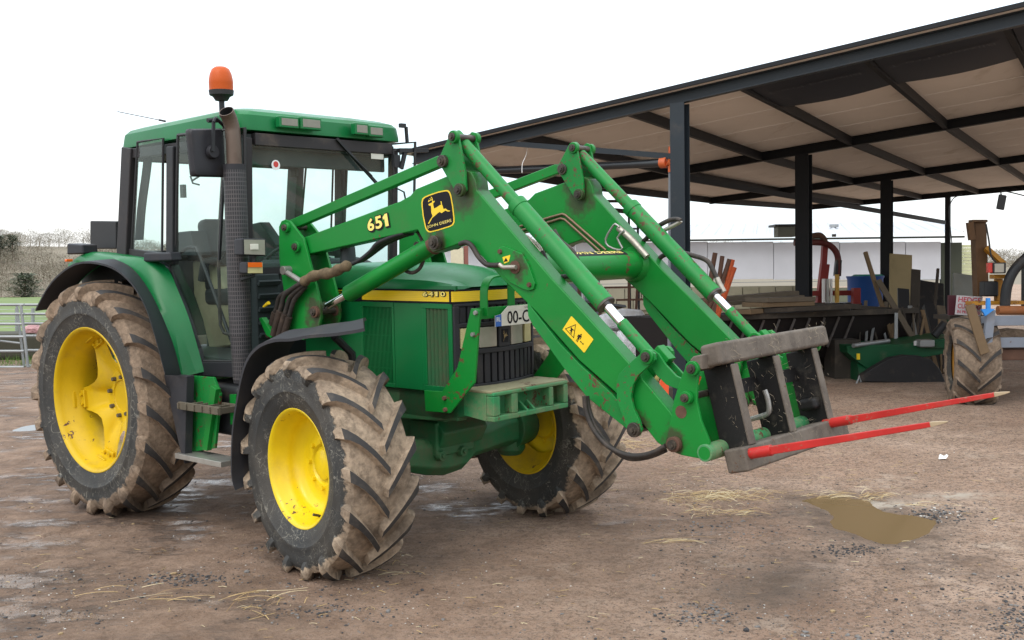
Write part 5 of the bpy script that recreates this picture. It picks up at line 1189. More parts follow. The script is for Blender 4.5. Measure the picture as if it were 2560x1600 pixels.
# low white farm building beyond the shed
wb = thing('farm_building', W(1850, 850, 32), 'long low farm building with white panel walls and a ribbed pale roof', 'building')
M['panel'] = paint('off_white_wall_panel', (.52, .53, .56), .6, dirt=.2, dirtcol=(.25, .24, .2), scale=.8)
for i in range(8):
    x0 = 1110 + i * 165; x1 = x0 + 163; x1 = min(x1, 2352)
    if x0 > 2340: break
    B('wall_panel', rect(x0, 604, x1, 699, 32, .1), M['panel'], wb)
B('plinth', rect(1110, 699, 2352, 716, 31.95, .2), paint('slate_blue_plinth', (.05, .075, .11), .6, dirt=0, scale=1), wb)
B('wall_base', rect(1110, 716, 2352, 862, 32, .3), paint('grey_green_base', (.16, .17, .12), .9, dirt=.1, scale=1), wb)
B('gutter', rect(1100, 594, 2412, 606.5, 31.2, .12), paint('mossy_gutter', (.022, .024, .018), .8, dirt=0, scale=1), wb)
B('corner_panel', rect(2352, 606, 2405, 860, 32.1, .1), paint('dark_corner_cladding', (.045, .05, .035), .8, dirt=0, scale=1), wb)
for i in range(24): B('cladding_board', rect(2402, 612 + i * 8, 2432, 619.2 + i * 8, 32.2, .06), plain('pale_yellow_cladding', (.50, .52, .30), .7) if i == 0 else bpy.data.materials['pale_yellow_cladding'], wb)
r0, r1 = W(1095, 598, 31.5), W(2415, 598, 31.5); mb = MB()
n_ = 38; prof = []
for i in range(n_):
    for f, z_ in ((0, 0), (.62, 0), (.70, .035), (.85, .035), (.93, 0)): prof.append((r0.x + (r1.x - r0.x) * (i + f) / n_, z_))
ra = [V((x, 31.5, r0.z + z_)) for x, z_ in prof]; rb = [V((x + 1.2, 36.5, r0.z + .28 + z_ + .26)) for x, z_ in prof]
mb.rings([ra, rb], False, False); B('roof', mb, paint('pale_ribbed_roof', (.40, .41, .43), .4, .0, dirt=.1, scale=.5), wb, ang=10)
B('flue_pipe', MB().cyl(W(2085, 592, 34), W(2085, 565, 34), .07, n=12).cyl(W(2085, 568, 34), W(2085, 561, 34), .14, n=12), M['galv'], wb)
# block wall in front of it
bw = thing('block_wall', W(1760, 880, 27), 'low weathered concrete block wall below the white building', 'wall')
M['block'] = paint('mossy_concrete_block', (.24, .225, .165), .95, dirt=.5, dirtcol=(.13, .13, .08), scale=1.5)
for r in range(4):
    for i in range(13):
        x0 = 1500 + i * 42 - (r % 2) * 21; z = (r + .5) * .285
        a = W(x0, 800, 27); b = W(x0 + 41, 800, 27)
        B('concrete_block', MB().box(((a.x + b.x) / 2, 27.1 + .012 * ((i * 7 + r * 3) % 5), .36 + z - .0), (b.x - a.x - .01, .2, .277)), M['block'], bw)

# ------------------------------------------------------------ galvanised gates on the left
def gate(name, base_px, d0, x0, x1, ys, lab, slant=0, d1=None):
    d1 = d1 or d0; g = thing(name, W(x0, ys[-1], d0), lab, 'gate', 'galvanised field gates')
    for y in ys: B('rail', MB().path([W(x0, y, d0), W(x1, y, d1)], .024, 10), M['galv'], g)
    return g
g = gate('field_gate', 0, 18.6, -160, 60, (762, 785, 810, 842, 878, 918), 'left galvanised tube gate ending at the slanting gate post', d1=18.6)
B('upright', MB().path([W(52, 762, 18.6), W(70, 918, 18.6)], .026, 10), M['galv'], g); B('upright', MB().path([W(-80, 762, 18.6), W(-80, 918, 18.6)], .026, 10), M['galv'], g)
B('diagonal_rail', MB().path([W(-150, 835, 18.65), W(50, 858, 18.65)], .018, 8), M['galv'], g)
g2 = gate('field_gate', 0, 18.9, 62, 190, (762, 785, 809, 840, 876, 914), 'right galvanised tube gate running behind the rear tyre', d1=18.9)
B('upright', MB().path([W(42, 764, 18.95), W(60, 915, 18.95)], .022, 10), M['galv'], g2); B('upright', MB().path([W(186, 762, 18.9), W(192, 914, 18.9)], .026, 10), M['galv'], g2)
bk = MB().box((-9.3, 21.0, .60), (9, 1.2, .52)); o = B('earth_bank', bk, plain('dark_earth_bank', (.045, .042, .028), 1), bevel=.12, seg=3); o['kind'] = 'structure'
fn = thing('wire_fence', W(60, 830, 24), 'wire mesh fence on grey posts in the grass beyond the gates', 'fence')
for px in (-60, 42, 82, 150): B('fence_post', MB().path([W(px, 770, 24), W(px, 870, 24)], .04, 8), M['galv'], fn)
for k in range(6): B('wire', MB().path([W(-90, 774 + k * 9, 24), W(190, 774 + k * 9, 24)], .006, 5), M['galv'], fn)
mb = MB(); 
for i, (px, py, r) in enumerate(((72, 824, .10), (84, 821, .13), (95, 825, .10), (78, 827, .08), (90, 819, .08))):
    c = W(px, py, 20.6); mb.lathez([(c.z - r, r * .3), (c.z - r * .6, r), (c.z, r * 1.1), (c.z + r * .5, r * .8), (c.z + r * .8, r * .2)], (c.x, c.y, 0), 9)
s = Mat('pink_plastic_bag'); s.setc((.40, .21, .21)); s.setr(.4); s.bump(s.noise(12, 5), .8, .05)
tag(B('plastic_bag', mb, s.m, ang=0), 'crumpled pink plastic bag lying on the bank behind the gate', 'bag')

# ------------------------------------------------------------ clutter under and behind the shed
M['wood'] = paint('weathered_plank', (.125, .10, .072), .9, dirt=.4, dirtcol=(.05, .042, .032), scale=3); M['wood2'] = paint('brown_board', (.17, .115, .065), .85, dirt=.4, dirtcol=(.06, .05, .035), scale=3)
M['darkwood'] = paint('dark_old_timber', (.05, .042, .034), .9, dirt=.4, scale=3)
# steel hopper trough with ribs, piled with timber
hop = thing('feed_trough', W(1900, 950, 14.8), 'dark steel trough with pale ribs, planks piled on top of it', 'trough')
p0, p1 = W(1705, 800, 13.6), W(2290, 770, 15.6); dirr = (p1 - p0); dirr.z = 0; Lh = dirr.length; dirr.normalize(); nr = V((dirr.y, -dirr.x, 0))
ztop = W(1850, 792, 14.1).z
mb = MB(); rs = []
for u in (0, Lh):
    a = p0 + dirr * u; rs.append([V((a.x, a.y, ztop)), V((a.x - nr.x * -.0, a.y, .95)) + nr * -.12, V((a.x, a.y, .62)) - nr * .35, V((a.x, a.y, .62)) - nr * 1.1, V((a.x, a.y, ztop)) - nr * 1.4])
mb.rings(rs); B('trough_body', mb, paint('shade_darkened_rusted_steel', (.014, .010, .009), .9, dirt=.3, dirtcol=(.035, .018, .012), scale=3), hop)  # rusted steel, its colour darkened to stand in for the deep shade
B('top_rail', MB().bar(V((p0.x, p0.y, ztop)) + nr * .03, V((p1.x, p1.y, ztop)) + nr * .03, .06, .07), M['darkwood'], hop)
M['ribm'] = paint('dull_rusty_rib', (.10, .09, .085), .7, dirt=.6, dirtcol=(.05, .03, .02), scale=8)
for i in range(11):
    a = p0 + dirr * (.25 + i * .27); a.z = ztop - .05; b = a - nr * .10 + V((-.10, 0, -.42)); B('rib', MB().bar(a + nr * .02, b + nr * .03, .03, .02, V((0, 1, 0))), M['ribm'], hop)
for i, (px, d) in enumerate(((1730, 13.9), (2080, 15.2))): B('leg', MB().bar(W(px, 900, d), V((W(px, 900, d).x, d, .36)), .08, .08, V((0, 1, 0))), M['rust'], hop)
planks = [((1690, 770), (2000, 742), 14.6, .05, .28, 'wood', 'long grey plank, topmost at the back of the pile on the trough'), ((1730, 755), (1985, 733), 15.0, .07, .3, 'wood', 'thick weathered plank lying behind the pile on the trough'),
          ((1890, 750), (2010, 747), 14.2, .06, .45, 'wood', 'short square board topmost on the trough pile beside the post'), ((1880, 762), (2010, 758), 14.2, .06, .42, 'wood2', 'short brown board second from the top beside the post'),
          ((1900, 776), (2140, 765), 14.2, .06, .22, 'darkwood', 'dark plank along the front edge of the trough pile'), ((1860, 780), (1905, 776), 13.9, .06, .2, 'wood2', 'stubby reddish offcut at the near end of the trough pile'),
          ((2010, 760), (2240, 775), 15.2, .06, .25, 'darkwood', 'dark plank running right from the post to the leaning boards')]
for a, b, d, th, w_, mt, lab in planks:
    tag(B('plank', MB().bar(W(*a, d), W(*b, d + .4), w_, th), M[mt], bevel=.006), lab, 'plank', 'planks piled on the trough')
# orange and rusty stakes standing in a bundle
M['orangerod'] = paint('flaking_orange_paint', (.42, .075, .02), .7, chips=.6, dirt=.3, scale=14)
stk = [((1788, 632), (1776, 700), .030, 'rust'), ((1806, 640), (1796, 712), .028, 'rust'), ((1824, 648), (1800, 720), .028, 'rust'), ((1832, 649), (1812, 725), .028, 'orangerod'), ((1836, 668), (1815, 728), .032, 'orangerod'), ((1780, 690), (1764, 752), .03, 'rust'), ((1800, 700), (1770, 775), .03, 'rust'), ((1794, 760), (1790, 800), .03, 'orangerod')]
labs = ['rusty stake, tallest and leftmost of the bundle behind the loader', 'dark rusty stake second from left in the bundle', 'rusty stake in the middle of the bundle', 'orange flecked stake leaning right beside the middle one', 'bright orange stake, outermost on the right of the bundle', 'short rusty stake low on the left of the bundle', 'rusty stake crossing low under the bundle', 'short orange stake end poking out at the foot of the bundle']
for (a, b, r, mt), lab in zip(stk, labs):
    A_ = W(*a, 13.2); B_ = W(*b, 13.2); d = (B_ - A_).normalized(); L = (A_.z - .40) / max(.2, -d.z)
    tag(B('stake', MB().path([A_, A_ + d * min(L, 1.7)], r, 8), M[mt]), lab, 'stake', 'stakes bundled behind the loader')
# bale wrapper with its red arch
wr = thing('bale_wrapper', W(2040, 880, 19), 'red bale wrapping machine with a curved arch and white film rolls', 'bale wrapper')
M['redp'] = paint('faded_red_paint', (.24, .03, .025), .6, dirt=.3, scale=4)
L = smooth_path([W(1985, 607, 19), W(2045, 606, 19), W(2072, 612, 19), (W(2090, 630, 19)), W(2096, 655, 19), W(2095, 690, 19)], 5)
B('arch', MB().path(L, .055, 10), paint('dark_red_arch', (.10, .018, .016), .6, scale=4), wr)
B('arch_end', MB().bar(W(2096, 650, 19), W(2092, 690, 19), .1, .1, V((0, 1, 0))), M['blackpaint'], wr)
B('mast', MB().bar(W(2062, 610, 19.1), W(2052, 762, 19.1), .09, .12, V((0, 1, 0))).bar(W(2062, 660, 19.1), W(2050, 760, 19.1), .14, .14, V((0, 1, 0))), M['redp'], wr)
B('upper_arm', MB().path(smooth_path([W(2030, 590, 19), W(2050, 588, 19), W(2062, 600, 19), W(2062, 612, 19)], 4), .05, 8), M['rust'], wr)
for px in (2059, 2069, 2078): B('film_roll', MB().path([W(px, 697, 18.9), W(px, 756, 18.9)], .03 if px < 2075 else .022, 12), M['white'] if px != 2069 else M['steel'], wr)
B('yellow_post', rect(2089, 686, 2098, 757, 18.9, .05), plain('ochre_post', (.55, .32, .05), .5), wr)
B('cross_beam', rect(2018, 726, 2140, 740, 19, .15), M['redp'], wr); B('end_block', rect(2134, 720, 2152, 768, 18.8, .15), M['redp'], wr)
B('control_box', rect(1945, 562, 1990, 592, 19, .3), paint('grey_green_box', (.16, .17, .14), .7), wr); B('box_roof', rect(1938, 560, 1992, 566, 18.9, .5), M['blackpaint'], wr)
B('frame', MB().box((W(2060, 800, 19.2).x, 19.3, .82), (1.2, .7, .92)), M['blackpaint'], wr)
# blue tank
bt = thing('blue_tank', W(2158, 880, 20.5), 'blue plastic tank with a rim, partly hidden behind the shed post', 'tank')
c = W(2163, 690, 20.5); B('tank_body', MB().lathez([(.36, .30), (c.z - .06, .33), (c.z - .02, .35), (c.z, .35), (c.z, .31)], (c.x, c.y, 0), 28), paint('blue_plastic', (.02, .075, .26), .4, scale=3), bt)
B('tank_lid', MB().lathez([(c.z, .30), (c.z + .03, .25)], (c.x + .05, c.y, 0), 24), plain('teal_lid', (.02, .25, .2), .5), bt)
# timber and sheets leaning together
def lean(a, b, d, w_, th, mat, lab, name='board', cat='board', dd=.35):
    A_ = W(*a, d + dd); B_ = W(*b, d); u = (A_ - B_).normalized(); B_ = B_ - u * ((B_.z - .37) / u.z)
    mb = MB(); sd = V((1, 0, 0)); sd = (sd - u * sd.dot(u)).normalized(); n_ = u.cross(sd)
    mb.box((A_ + B_) / 2, (w_, th, (A_ - B_).length), Matrix((sd, n_, u)).transposed()); tag(B(name, mb, mat, bevel=.004), lab, cat, 'boards leaning under the shed')
lean((2252, 636), (2250, 860), 17.2, .36, .03, paint('stained_plywood', (.30, .24, .13), .85, dirt=.4, dirtcol=(.14, .11, .06), scale=2), 'wide pale plywood board, tallest of the leaning boards behind the post')
lean((2163, 630), (2232, 850), 15.4, .055, .05, M['wood2'], 'long thin brown pole leaning left, highest end in the clutter', 'pole', 'pole')
lean((2195, 700), (2283, 846), 15.2, .085, .03, M['wood'], 'grey plank leaning right across the other boards')
lean((2258, 722), (2262, 850), 15.8, .17, .03, M['blackpaint'], 'black rectangular sheet standing in the middle of the leaning boards', 'sheet', 'sheet')
lean((2290, 674), (2284, 850), 16.4, .14, .03, M['darkwood'], 'dark board standing just right of the pale plywood')
lean((2275, 765), (2290, 850), 15.5, .06, .03, M['galv'], 'narrow pale grey strip left of the leaning black roll')
lean((2320, 765), (2345, 850), 15.6, .15, .12, M['blackpaint'], 'thick black roll leaning to the left among the boards', 'roll', 'roll')
lean((2306, 775), (2325, 855), 15.4, .06, .02, M['wood2'], 'orange brown lath beside the black roll')
lean((2345, 672), (2335, 790), 16.8, .04, .04, M['darkwood'], 'thin dark bar rising beside the far shed post', 'bar', 'bar')
lean((2352, 765), (2362, 850), 16.2, .12, .03, M['wood'], 'ribbed greenish board beside the far shed post')
lean((2215, 755), (2215, 860), 15.6, .05, .03, M['wood'], 'short upright lath behind the crossing planks')
lean((2170, 772), (2165, 850), 15.2, .035, .03, M['galv'], 'thin grey rod at the left end of the boards', 'rod', 'rod')
lean((2190, 775), (2178, 850), 15.2, .035, .03, M['galv'], 'grey rod leaning left near the end of the boards', 'rod', 'rod')
lean((2232, 765), (2238, 858), 15.3, .10, .025, M['wood2'], 'brown board end between the two crossing planks')
lean((2320, 705), (2320, 790), 17.5, .5, .05, M['blackpaint'], 'black upright panel behind the leaning boards', 'panel', 'panel')
lean((2418, 688), (2418, 800), 19, .50, .06, paint('pale_grey_sheet', (.22, .23, .21), .8, scale=3), 'pale weathered sheet standing upright right of the far post', 'sheet', 'sheet')
rnd = random.Random(21)
for i in range(16):
    px = 2132 + i * 14 + rnd.uniform(-5, 5); dx = rnd.uniform(-22, 22)
    lean((px, rnd.uniform(745, 790)), (px + dx, 862), rnd.uniform(15.0, 15.8), rnd.uniform(.02, .05), .025, rnd.choice((M['wood'], M['wood2'], M['darkwood'], M['galv'])), 'thin stick in the jumble of laths standing behind the green mower', 'stick', 'stick', .15)
tag(B('shade_filler_box', MB().box((W(2060, 850, 15.9).x, 16.2, .85), (1.3, .5, .95)), M['darkwood'], bevel=.01), 'dark box added to stand in for the gloom behind the trough', 'filler box')  # plain dark box added here to stand in for deep shade
# green mower with its black skirt
mw = thing('disc_mower', W(2240, 965, 14.2), 'dark green disc mower with a black canvas skirt parked in the shed', 'mower')
M['mgreen'] = paint('dark_green_machine_paint', (.006, .075, .028), .45, dirt=.3, scale=3)
mb = MB(); mb.prism([(W(px, py, 14.6).x, W(px, py, 14.6).z) for px, py in ((2106, 862), (2240, 858), (2380, 838), (2384, 872), (2330, 885), (2200, 905), (2165, 925), (2130, 900), (2108, 880))], 14.4, 15.3); B('deck', mb, M['mgreen'], mw, bevel=.01)
mb = MB(); L0 = [(2150, 955), (2152, 940), (2185, 918), (2225, 895), (2262, 888), (2300, 890), (2330, 900), (2352, 925), (2366, 960)]
mb.prism([(W(px, py, 14.15).x, W(px, py, 14.15).z) for px, py in L0], 14.15, 14.3); B('skirt', mb, paint('black_canvas', (.022, .021, .022), .75, dirt=.3, scale=5), mw, bevel=.02)
B('edge_rail', MB().path([W(2133, 864, 14.3), W(2222, 852, 14.6)], .03, 10), M['galv'], mw)
B('side_drum', MB().cyl(W(2135, 935, 14.6), W(2185, 935, 14.6), .2, n=24), M['mgreen'], mw)
B('lift_arm', MB().bar(W(2290, 868, 14.5), W(2380, 858, 14.3), .1, .08), M['mgreen'], mw); B('ram', MB().cyl(W(2335, 840, 14.3), W(2362, 808, 14.3), .055, n=14), M['blackpaint'], mw)
mb = MB(); mb.prism([(W(px, py, 14.5).x, W(px, py, 14.5).z) for px, py in ((2362, 790), (2392, 792), (2392, 850), (2365, 845), (2380, 815))], 14.45, 14.55); B('headstock', mb, M['mgreen'], mw, bevel=.006)
B('gear_cover', MB().box(W(2312, 858, 14.35), (.2, .2, .1)), M['galv'], mw, bevel=.02); B('white_label', rect(2285, 852, 2298, 864, 14.38, .01), M['white'], mw); B('yellow_label', rect(2142, 884, 2150, 899, 14.38, .01), M['stripe'], mw)
B('skid', MB().path([W(2140, 962, 14.1), W(2149, 940, 14.1), W(2152, 955, 14.1)], .015, 8), M['galv'], mw)
B('skid', MB().path([W(2365, 940, 14.2), W(2376, 955, 14.2), W(2362, 958, 14.2)], .018, 8), M['galv'], mw)
B('shelf_stack', MB().box(W(2105, 905, 15.0), (.35, .5, .65)), M['darkwood'], mw)

# ------------------------------------------------------------ old yellow loading tractor, cut by the right edge
yl = thing('loading_tractor', W(2500, 1010, 11.9), 'old yellow loading tractor with grey front rails, cut off by the right edge', 'tractor')
M['ochre'] = paint('ochre_machine_paint', (.42, .19, .02), .5, dirt=.5, dirtcol=(.08, .05, .03), chips=.4, scale=5)
M['brownm'] = paint('brown_greasy_mast', (.10, .05, .02), .6, dirt=.5, dirtcol=(.03, .02, .015), scale=6)
M['greyrail'] = paint('grey_blue_rail_paint', (.20, .225, .27), .5, dirt=.3, chips=.2, scale=4)
bt_m = make_tyre_mats('loading_tractor', .30, (.24, .18, .13))
tw = W(2430, 903, 11.9)
wl = empty('front_wheel'); att(wl, yl); wl.matrix_world = Matrix.Translation(tw) @ Matrix.Rotation(math.radians(-104), 4, 'Z'); 
wl.parent = None; wl.location = (0, 0, 0); wl.rotation_euler = (0, 0, math.radians(-104)); wl.parent = yl; wl.matrix_parent_inverse = Matrix.Identity(4); wl.location = tw - yl.location
tyre_mesh(.505, .26, .47, 13, .030, .50, .50, .040).build('tyre', bt_m, wl, ang=40)
MB().lathe([(-.17, .27), (-.16, .24), (-.05, .20), (-.03, .0005)], n=32).build('rim', M['ochre'], wl, ang=40)
def Y2(name, mb, mat, **k): return B(name, mb, mat, yl, **k)
Y2('front_rail', rect(2462, 788, 2640, 815, 11.6, .10), M['greyrail'], bevel=.006); Y2('front_rail', rect(2470, 843, 2640, 870, 11.6, .10), M['greyrail'], bevel=.006)
Y2('lower_frame', rect(2440, 872, 2640, 902, 11.65, .5), M['rust'], bevel=.01)
Y2('grey_upright', MB().bar(W(2477, 774, 11.5), W(2466, 875, 11.5), .09, .05, V((0, 1, 0))), M['greyrail'], bevel=.004)
Y2('rusty_plate', MB().bar(W(2424, 762, 11.4), W(2462, 884, 11.4), .10, .03, V((0, 1, 0))), M['wood2'], bevel=.006)
Y2('roller', MB().cyl(W(2494, 776, 11.7), W(2660, 776, 11.7), .05, n=20), paint('rust_brown_roller', (.25, .09, .03), .7, scale=7))
mb = MB(); mb.prism([(W(px, py, 11.45).x, W(px, py, 11.45).z) for px, py in ((2466, 745), (2474, 745), (2475, 772), (2486, 772), (2462, 790), (2452, 773), (2466, 772))], 11.43, 11.47); Y2('blue_bracket', mb, plain('bright_blue_paint', (.03, .25, .7), .5))
Y2('mast', MB().bar(W(2445, 556, 12.3), W(2452, 740, 12.3), .13, .14, V((0, 1, 0))).bar(W(2426, 553, 12.25), W(2464, 553, 12.25), .12, .03), M['brownm'], bevel=.006)
Y2('mast_rail', MB().bar(W(2424, 556, 12.2), W(2430, 600, 12.2), .07, .06, V((0, 1, 0))), M['brownm'], bevel=.004)
Y2('boom_arm', MB().bar(W(2464, 620, 12.2), W(2510, 662, 12.1), .05, .10, V((0, 1, 0))), M['ochre'], bevel=.006)
Y2('mast_hose', MB().path(smooth_path([W(2465, 560, 12.1), W(2472, 600, 12.1), (W(2478, 640, 12.1)), W(2490, 655, 12.1)], 4), .01, 8), M['rubber'])
lp = Y2('work_lamp', rect(2483, 656, 2516, 684, 11.8, .10), M['rubber'], bevel=.012); e = rect(2487, 659, 2510, 681, 11.79, .01).build('lens', M['lamp'], None); att(e, yl); e.name = 'lamp_lens'
Y2('indicator', rect(2471, 657, 2483, 682, 11.82, .06), M['redlens'], bevel=.006)
Y2('lamp_bracket', rect(2485, 686, 2526, 697, 11.9, .12), M['ochre'], bevel=.006); Y2('bracket_post', rect(2492, 697, 2508, 752, 12.0, .08), M['ochre'], bevel=.006)
Y2('hydraulic_block', MB().box(W(2472, 722, 12.0), (.16, .15, .17)), M['blackpaint'], bevel=.02); Y2('yellow_tray', rect(2432, 752, 2560, 763, 11.9, .2), M['ochre'], bevel=.004)
Y2('cab_guard', MB().path(smooth_path([W(2512, 765, 11.8), W(2518, 715, 11.8), W(2538, 672, 11.8), W(2580, 632, 11.8)], 5), .055, 12), M['blackpaint'])
Y2('cab_body', MB().box(W(2640, 720, 12.4), (.45, .8, .6)), M['blackpaint'], bevel=.03)
Y2('orange_panel', MB().prism([(W(px, py, 11.6).x, W(px, py, 11.6).z) for px, py in ((2425, 846), (2442, 866), (2424, 868))], 11.6, 11.64), plain('orange_reflector', (.6, .25, .02), .5))
Y2('door_mirror', MB().bar(W(2507, 487, 11.7), W(2500, 524, 11.7), .085, .03, V((0, 1, 0))), M['rubber'], bevel=.01); Y2('mirror_arm', MB().path(smooth_path([W(2504, 490, 11.72), W(2505, 478, 11.72), W(2540, 484, 11.75), W(2600, 500, 11.8)], 4), .007, 6), M['rubber'])
Y2('feed_cable', MB().path(smooth_path([W(2405, 486, 12.2), W(2385, 495, 12.2), W(2374, 515, 12.2), W(2373, 540, 12.2), W(2380, 610, 12.2)], 5), .006, 6), M['rubber'])
Y2('far_tyre', MB().lathe([(-.12, .32), (-.16, .42), (-.13, .5), (.13, .5), (.16, .42), (.12, .32)], W(2530, 925, 12.9), 32), bt_m[0])
# sign
sg = thing('road_sign', W(2425, 792, 12.2), 'white hedge cutting warning sign with red capitals, above the muddy tyre', 'sign')
sq_ = [W(*p, 12.15) for p in ((2388, 786), (2451, 791), (2457, 742), (2393, 738))]
mb = MB(); mb.add([p + V((0, .015, 0)) for p in sq_] + sq_, [(3, 2, 1, 0), (4, 5, 6, 7), (0, 1, 5, 4), (1, 2, 6, 5), (2, 3, 7, 6), (3, 0, 4, 7)]); sb = B('board', mb, plain('sign_white', (.48, .45, .46), .5), sg)
M['signred'] = plain('sign_red', (.42, .03, .06), .5)
for t_, (u0, u1, v0, v1) in (('HEDGE', (.06, .94, .66, .93)), ('CUTTING', (.06, .96, .33, .58)), ('IN PROGRESS', (.06, .96, .08, .24))):
    att(print_text('lettering', t_, [quadmap(sq_, u, v) for u, v in ((u0, v0), (u1, v0), (u1, v1), (u0, v1))], M['signred'], None, .003, .02), sg)
tag(B('maroon_board', rect(2372, 738, 2390, 788, 12.3, .04), plain('maroon_paint', (.07, .01, .018), .6)), 'dark maroon board standing directly left of the hedge cutting sign', 'board')
tag(B('timber_trestle', rect(2375, 788, 2470, 800, 12.5, .5).add(*[(lambda m: (m.v, m.f))(rect(2380, 800, 2388, 940, 12.6, .08))][0]), M['darkwood']), 'dark trestle under the hedge cutting sign, half hidden by the tyre', 'trestle')

# ------------------------------------------------------------ seen between the loader arms
rk = thing('steel_rack', W(1560, 900, 16), 'rusty open steel rack standing against the block wall', 'rack')
for px in (1572, 1594): B('upright', MB().bar(W(px, 700, 16), W(px - (0 if px < 1580 else 12), 930, 16), .035, .035, V((0, 1, 0))), M['rust'], rk)
for px in (1500, 1447): B('upright', MB().bar(W(px, 700 if px < 1480 else 770, 16), W(px + 4, 930, 16), .05, .05, V((0, 1, 0))), M['rust'], rk)
for py, x0 in ((719, 1510), (750, 1540), (789, 1500), (824, 1510)): B('shelf_bar', MB().bar(W(x0, py, 16), W(1640, py - 2, 16), .03, .03), M['rust'], rk)
B('shelf', MB().box(W(1640, 830, 15.8), (.5, .4, .12)), M['darkwood'], rk)
lt = thing('steel_platform', W(1570, 900, 17.5), 'dark steel access platform rising behind the far loader cylinder', 'platform')
B('top_plate', MB().bar(W(1516, 503, 17.5), W(1590, 503, 17.5), .1, .04).bar(W(1527, 525, 17.4), W(1592, 531, 17.4), .06, .07), M['darkwood'], lt)
B('side_plate', MB().prism([(W(px, py, 17.4).x, W(px, py, 17.4).z) for px, py in ((1580, 500), (1600, 515), (1600, 532), (1590, 528))], 17.4, 17.46), M['blackpaint'], lt)
for px in (1572, 1594): B('leg', MB().bar(W(px, 530, 17.5), W(px + 5, 910, 17.5), .035, .035, V((0, 1, 0))), M['blackpaint'], lt)
for py in (572, 604): B('rung', MB().bar(W(1572, py, 17.5), W(1598, py, 17.5), .03, .03), M['blackpaint'], lt)
s = Mat('white_bulk_bag'); s.setc(s.mix(s.ramp(s.noise(5, 6), .45, .7, 0, .6), (.66, .66, .68), (.42, .40, .38))); s.setr(.5); s.bump(s.noise(6, 6, .6), .9, .06); M['bag'] = s.m
def sack(name, pts, d, lab, cat='bag', mat=None, th=.5, grp='white bags and sheeting behind the loader'):
    cx = sum(a for a, b in pts) / len(pts); cy = sum(b for a, b in pts) / len(pts); rs = []
    for f, s_ in ((0, .55), (.15, .88), (.4, 1.0), (.75, .95), (1, .6)):
        rs.append([W(cx + (a - cx) * s_, cy + (b - cy) * s_, d) + V((0, f * th, 0)) for a, b in pts])
    tag(B(name, MB().rings(rs), mat or M['bag'], bevel=.02), lab, cat, grp)
sack('bulk_bag', [(1545, 865), (1548, 830), (1560, 826), (1575, 840), (1600, 845), (1612, 880), (1608, 950), (1555, 950)], 14.5, 'crumpled white bag beside the chromed near cylinder rod')
sack('bulk_bag', [(1600, 905), (1600, 855), (1625, 848), (1660, 852), (1674, 868), (1676, 948), (1612, 948)], 14.8, 'smooth white bag, rightmost of the white bags, beside the shed post')
sack('plastic_sheet', [(1495, 830), (1500, 790), (1560, 772), (1608, 776), (1625, 800), (1620, 826), (1560, 835)], 15.4, 'flat white sheeting draped below the block wall', 'sheet')
sack('bulk_bag', [(1498, 944), (1500, 840), (1520, 826), (1550, 832), (1556, 944)], 15.0, 'white bag against the near loader arm, leftmost of the bags')
sack('boulder', [(1602, 800), (1610, 788), (1628, 788), (1640, 800), (1640, 816), (1606, 816)], 15.0, 'grey brown stone lying on the rack', 'stone', M['block'], .3, None)
sack('rubble_heap', [(1400, 945), (1400, 880), (1425, 870), (1455, 885), (1470, 930)], 14.0, 'heap of grey rubble behind the far front tyre', 'rubble', M['block'], .5, None)
for x0, x1, y0, y1, mt, lab in ((1130, 1160, 620, 662, 'stripe', 'pale yellow door panel seen above the bonnet'), (1162, 1170, 615, 662, 'rust', 'red brown frame post seen above the bonnet')):
    tag(B('door_panel' if mt == 'stripe' else 'frame_post', rect(x0, y0, x1, 852, 24, .1), plain('pale_panel_%s' % mt, (.55, .5, .35) if mt == 'stripe' else (.2, .07, .05), .7)), lab, 'panel' if mt == 'stripe' else 'post')
tag(B('slate_cladding', rect(1395, 700, 1500, 880, 24, .2), paint('slate_grey_cladding', (.07, .08, .10), .6, dirt=.05, scale=1.5)), 'slate grey cladding wall seen between the loader arms', 'wall')
tag(B('railing', MB().path([W(1395, 706, 22), W(1450, 704, 22), W(1458, 712, 22), W(1458, 864, 22)], .03, 8), M['galv']), 'white tube railing in front of the slate cladding', 'railing')
mb = MB(); mb.prism([(W(px, py, 9.4).x, W(px, py, 9.4).z) for px, py in ((1662, 932), (1672, 950), (1672, 1000), (1652, 985), (1650, 955))], 9.4, 9.44)
tag(B('warning_flag', mb, plain('bright_orange_plastic', (.75, .09, .02), .5)), 'bright orange plastic panel seen through the loader hitch', 'panel')
sack('feed_sack', [(1626, 930), (1630, 915), (1645, 912), (1652, 930), (1650, 960), (1628, 960)], 10.4, 'small red and yellow sack behind the near hitch', 'sack', plain('mustard_sack', (.35, .30, .10), .7), .2, None)
B('sack_base', MB().box((W(1640, 985, 10.5).x, 10.55, .55), (.3, .3, .35)), M['darkwood'])['label'] = 'dark box under the small sack behind the hitch'
bpy.data.objects['sack_base']['category'] = 'box'

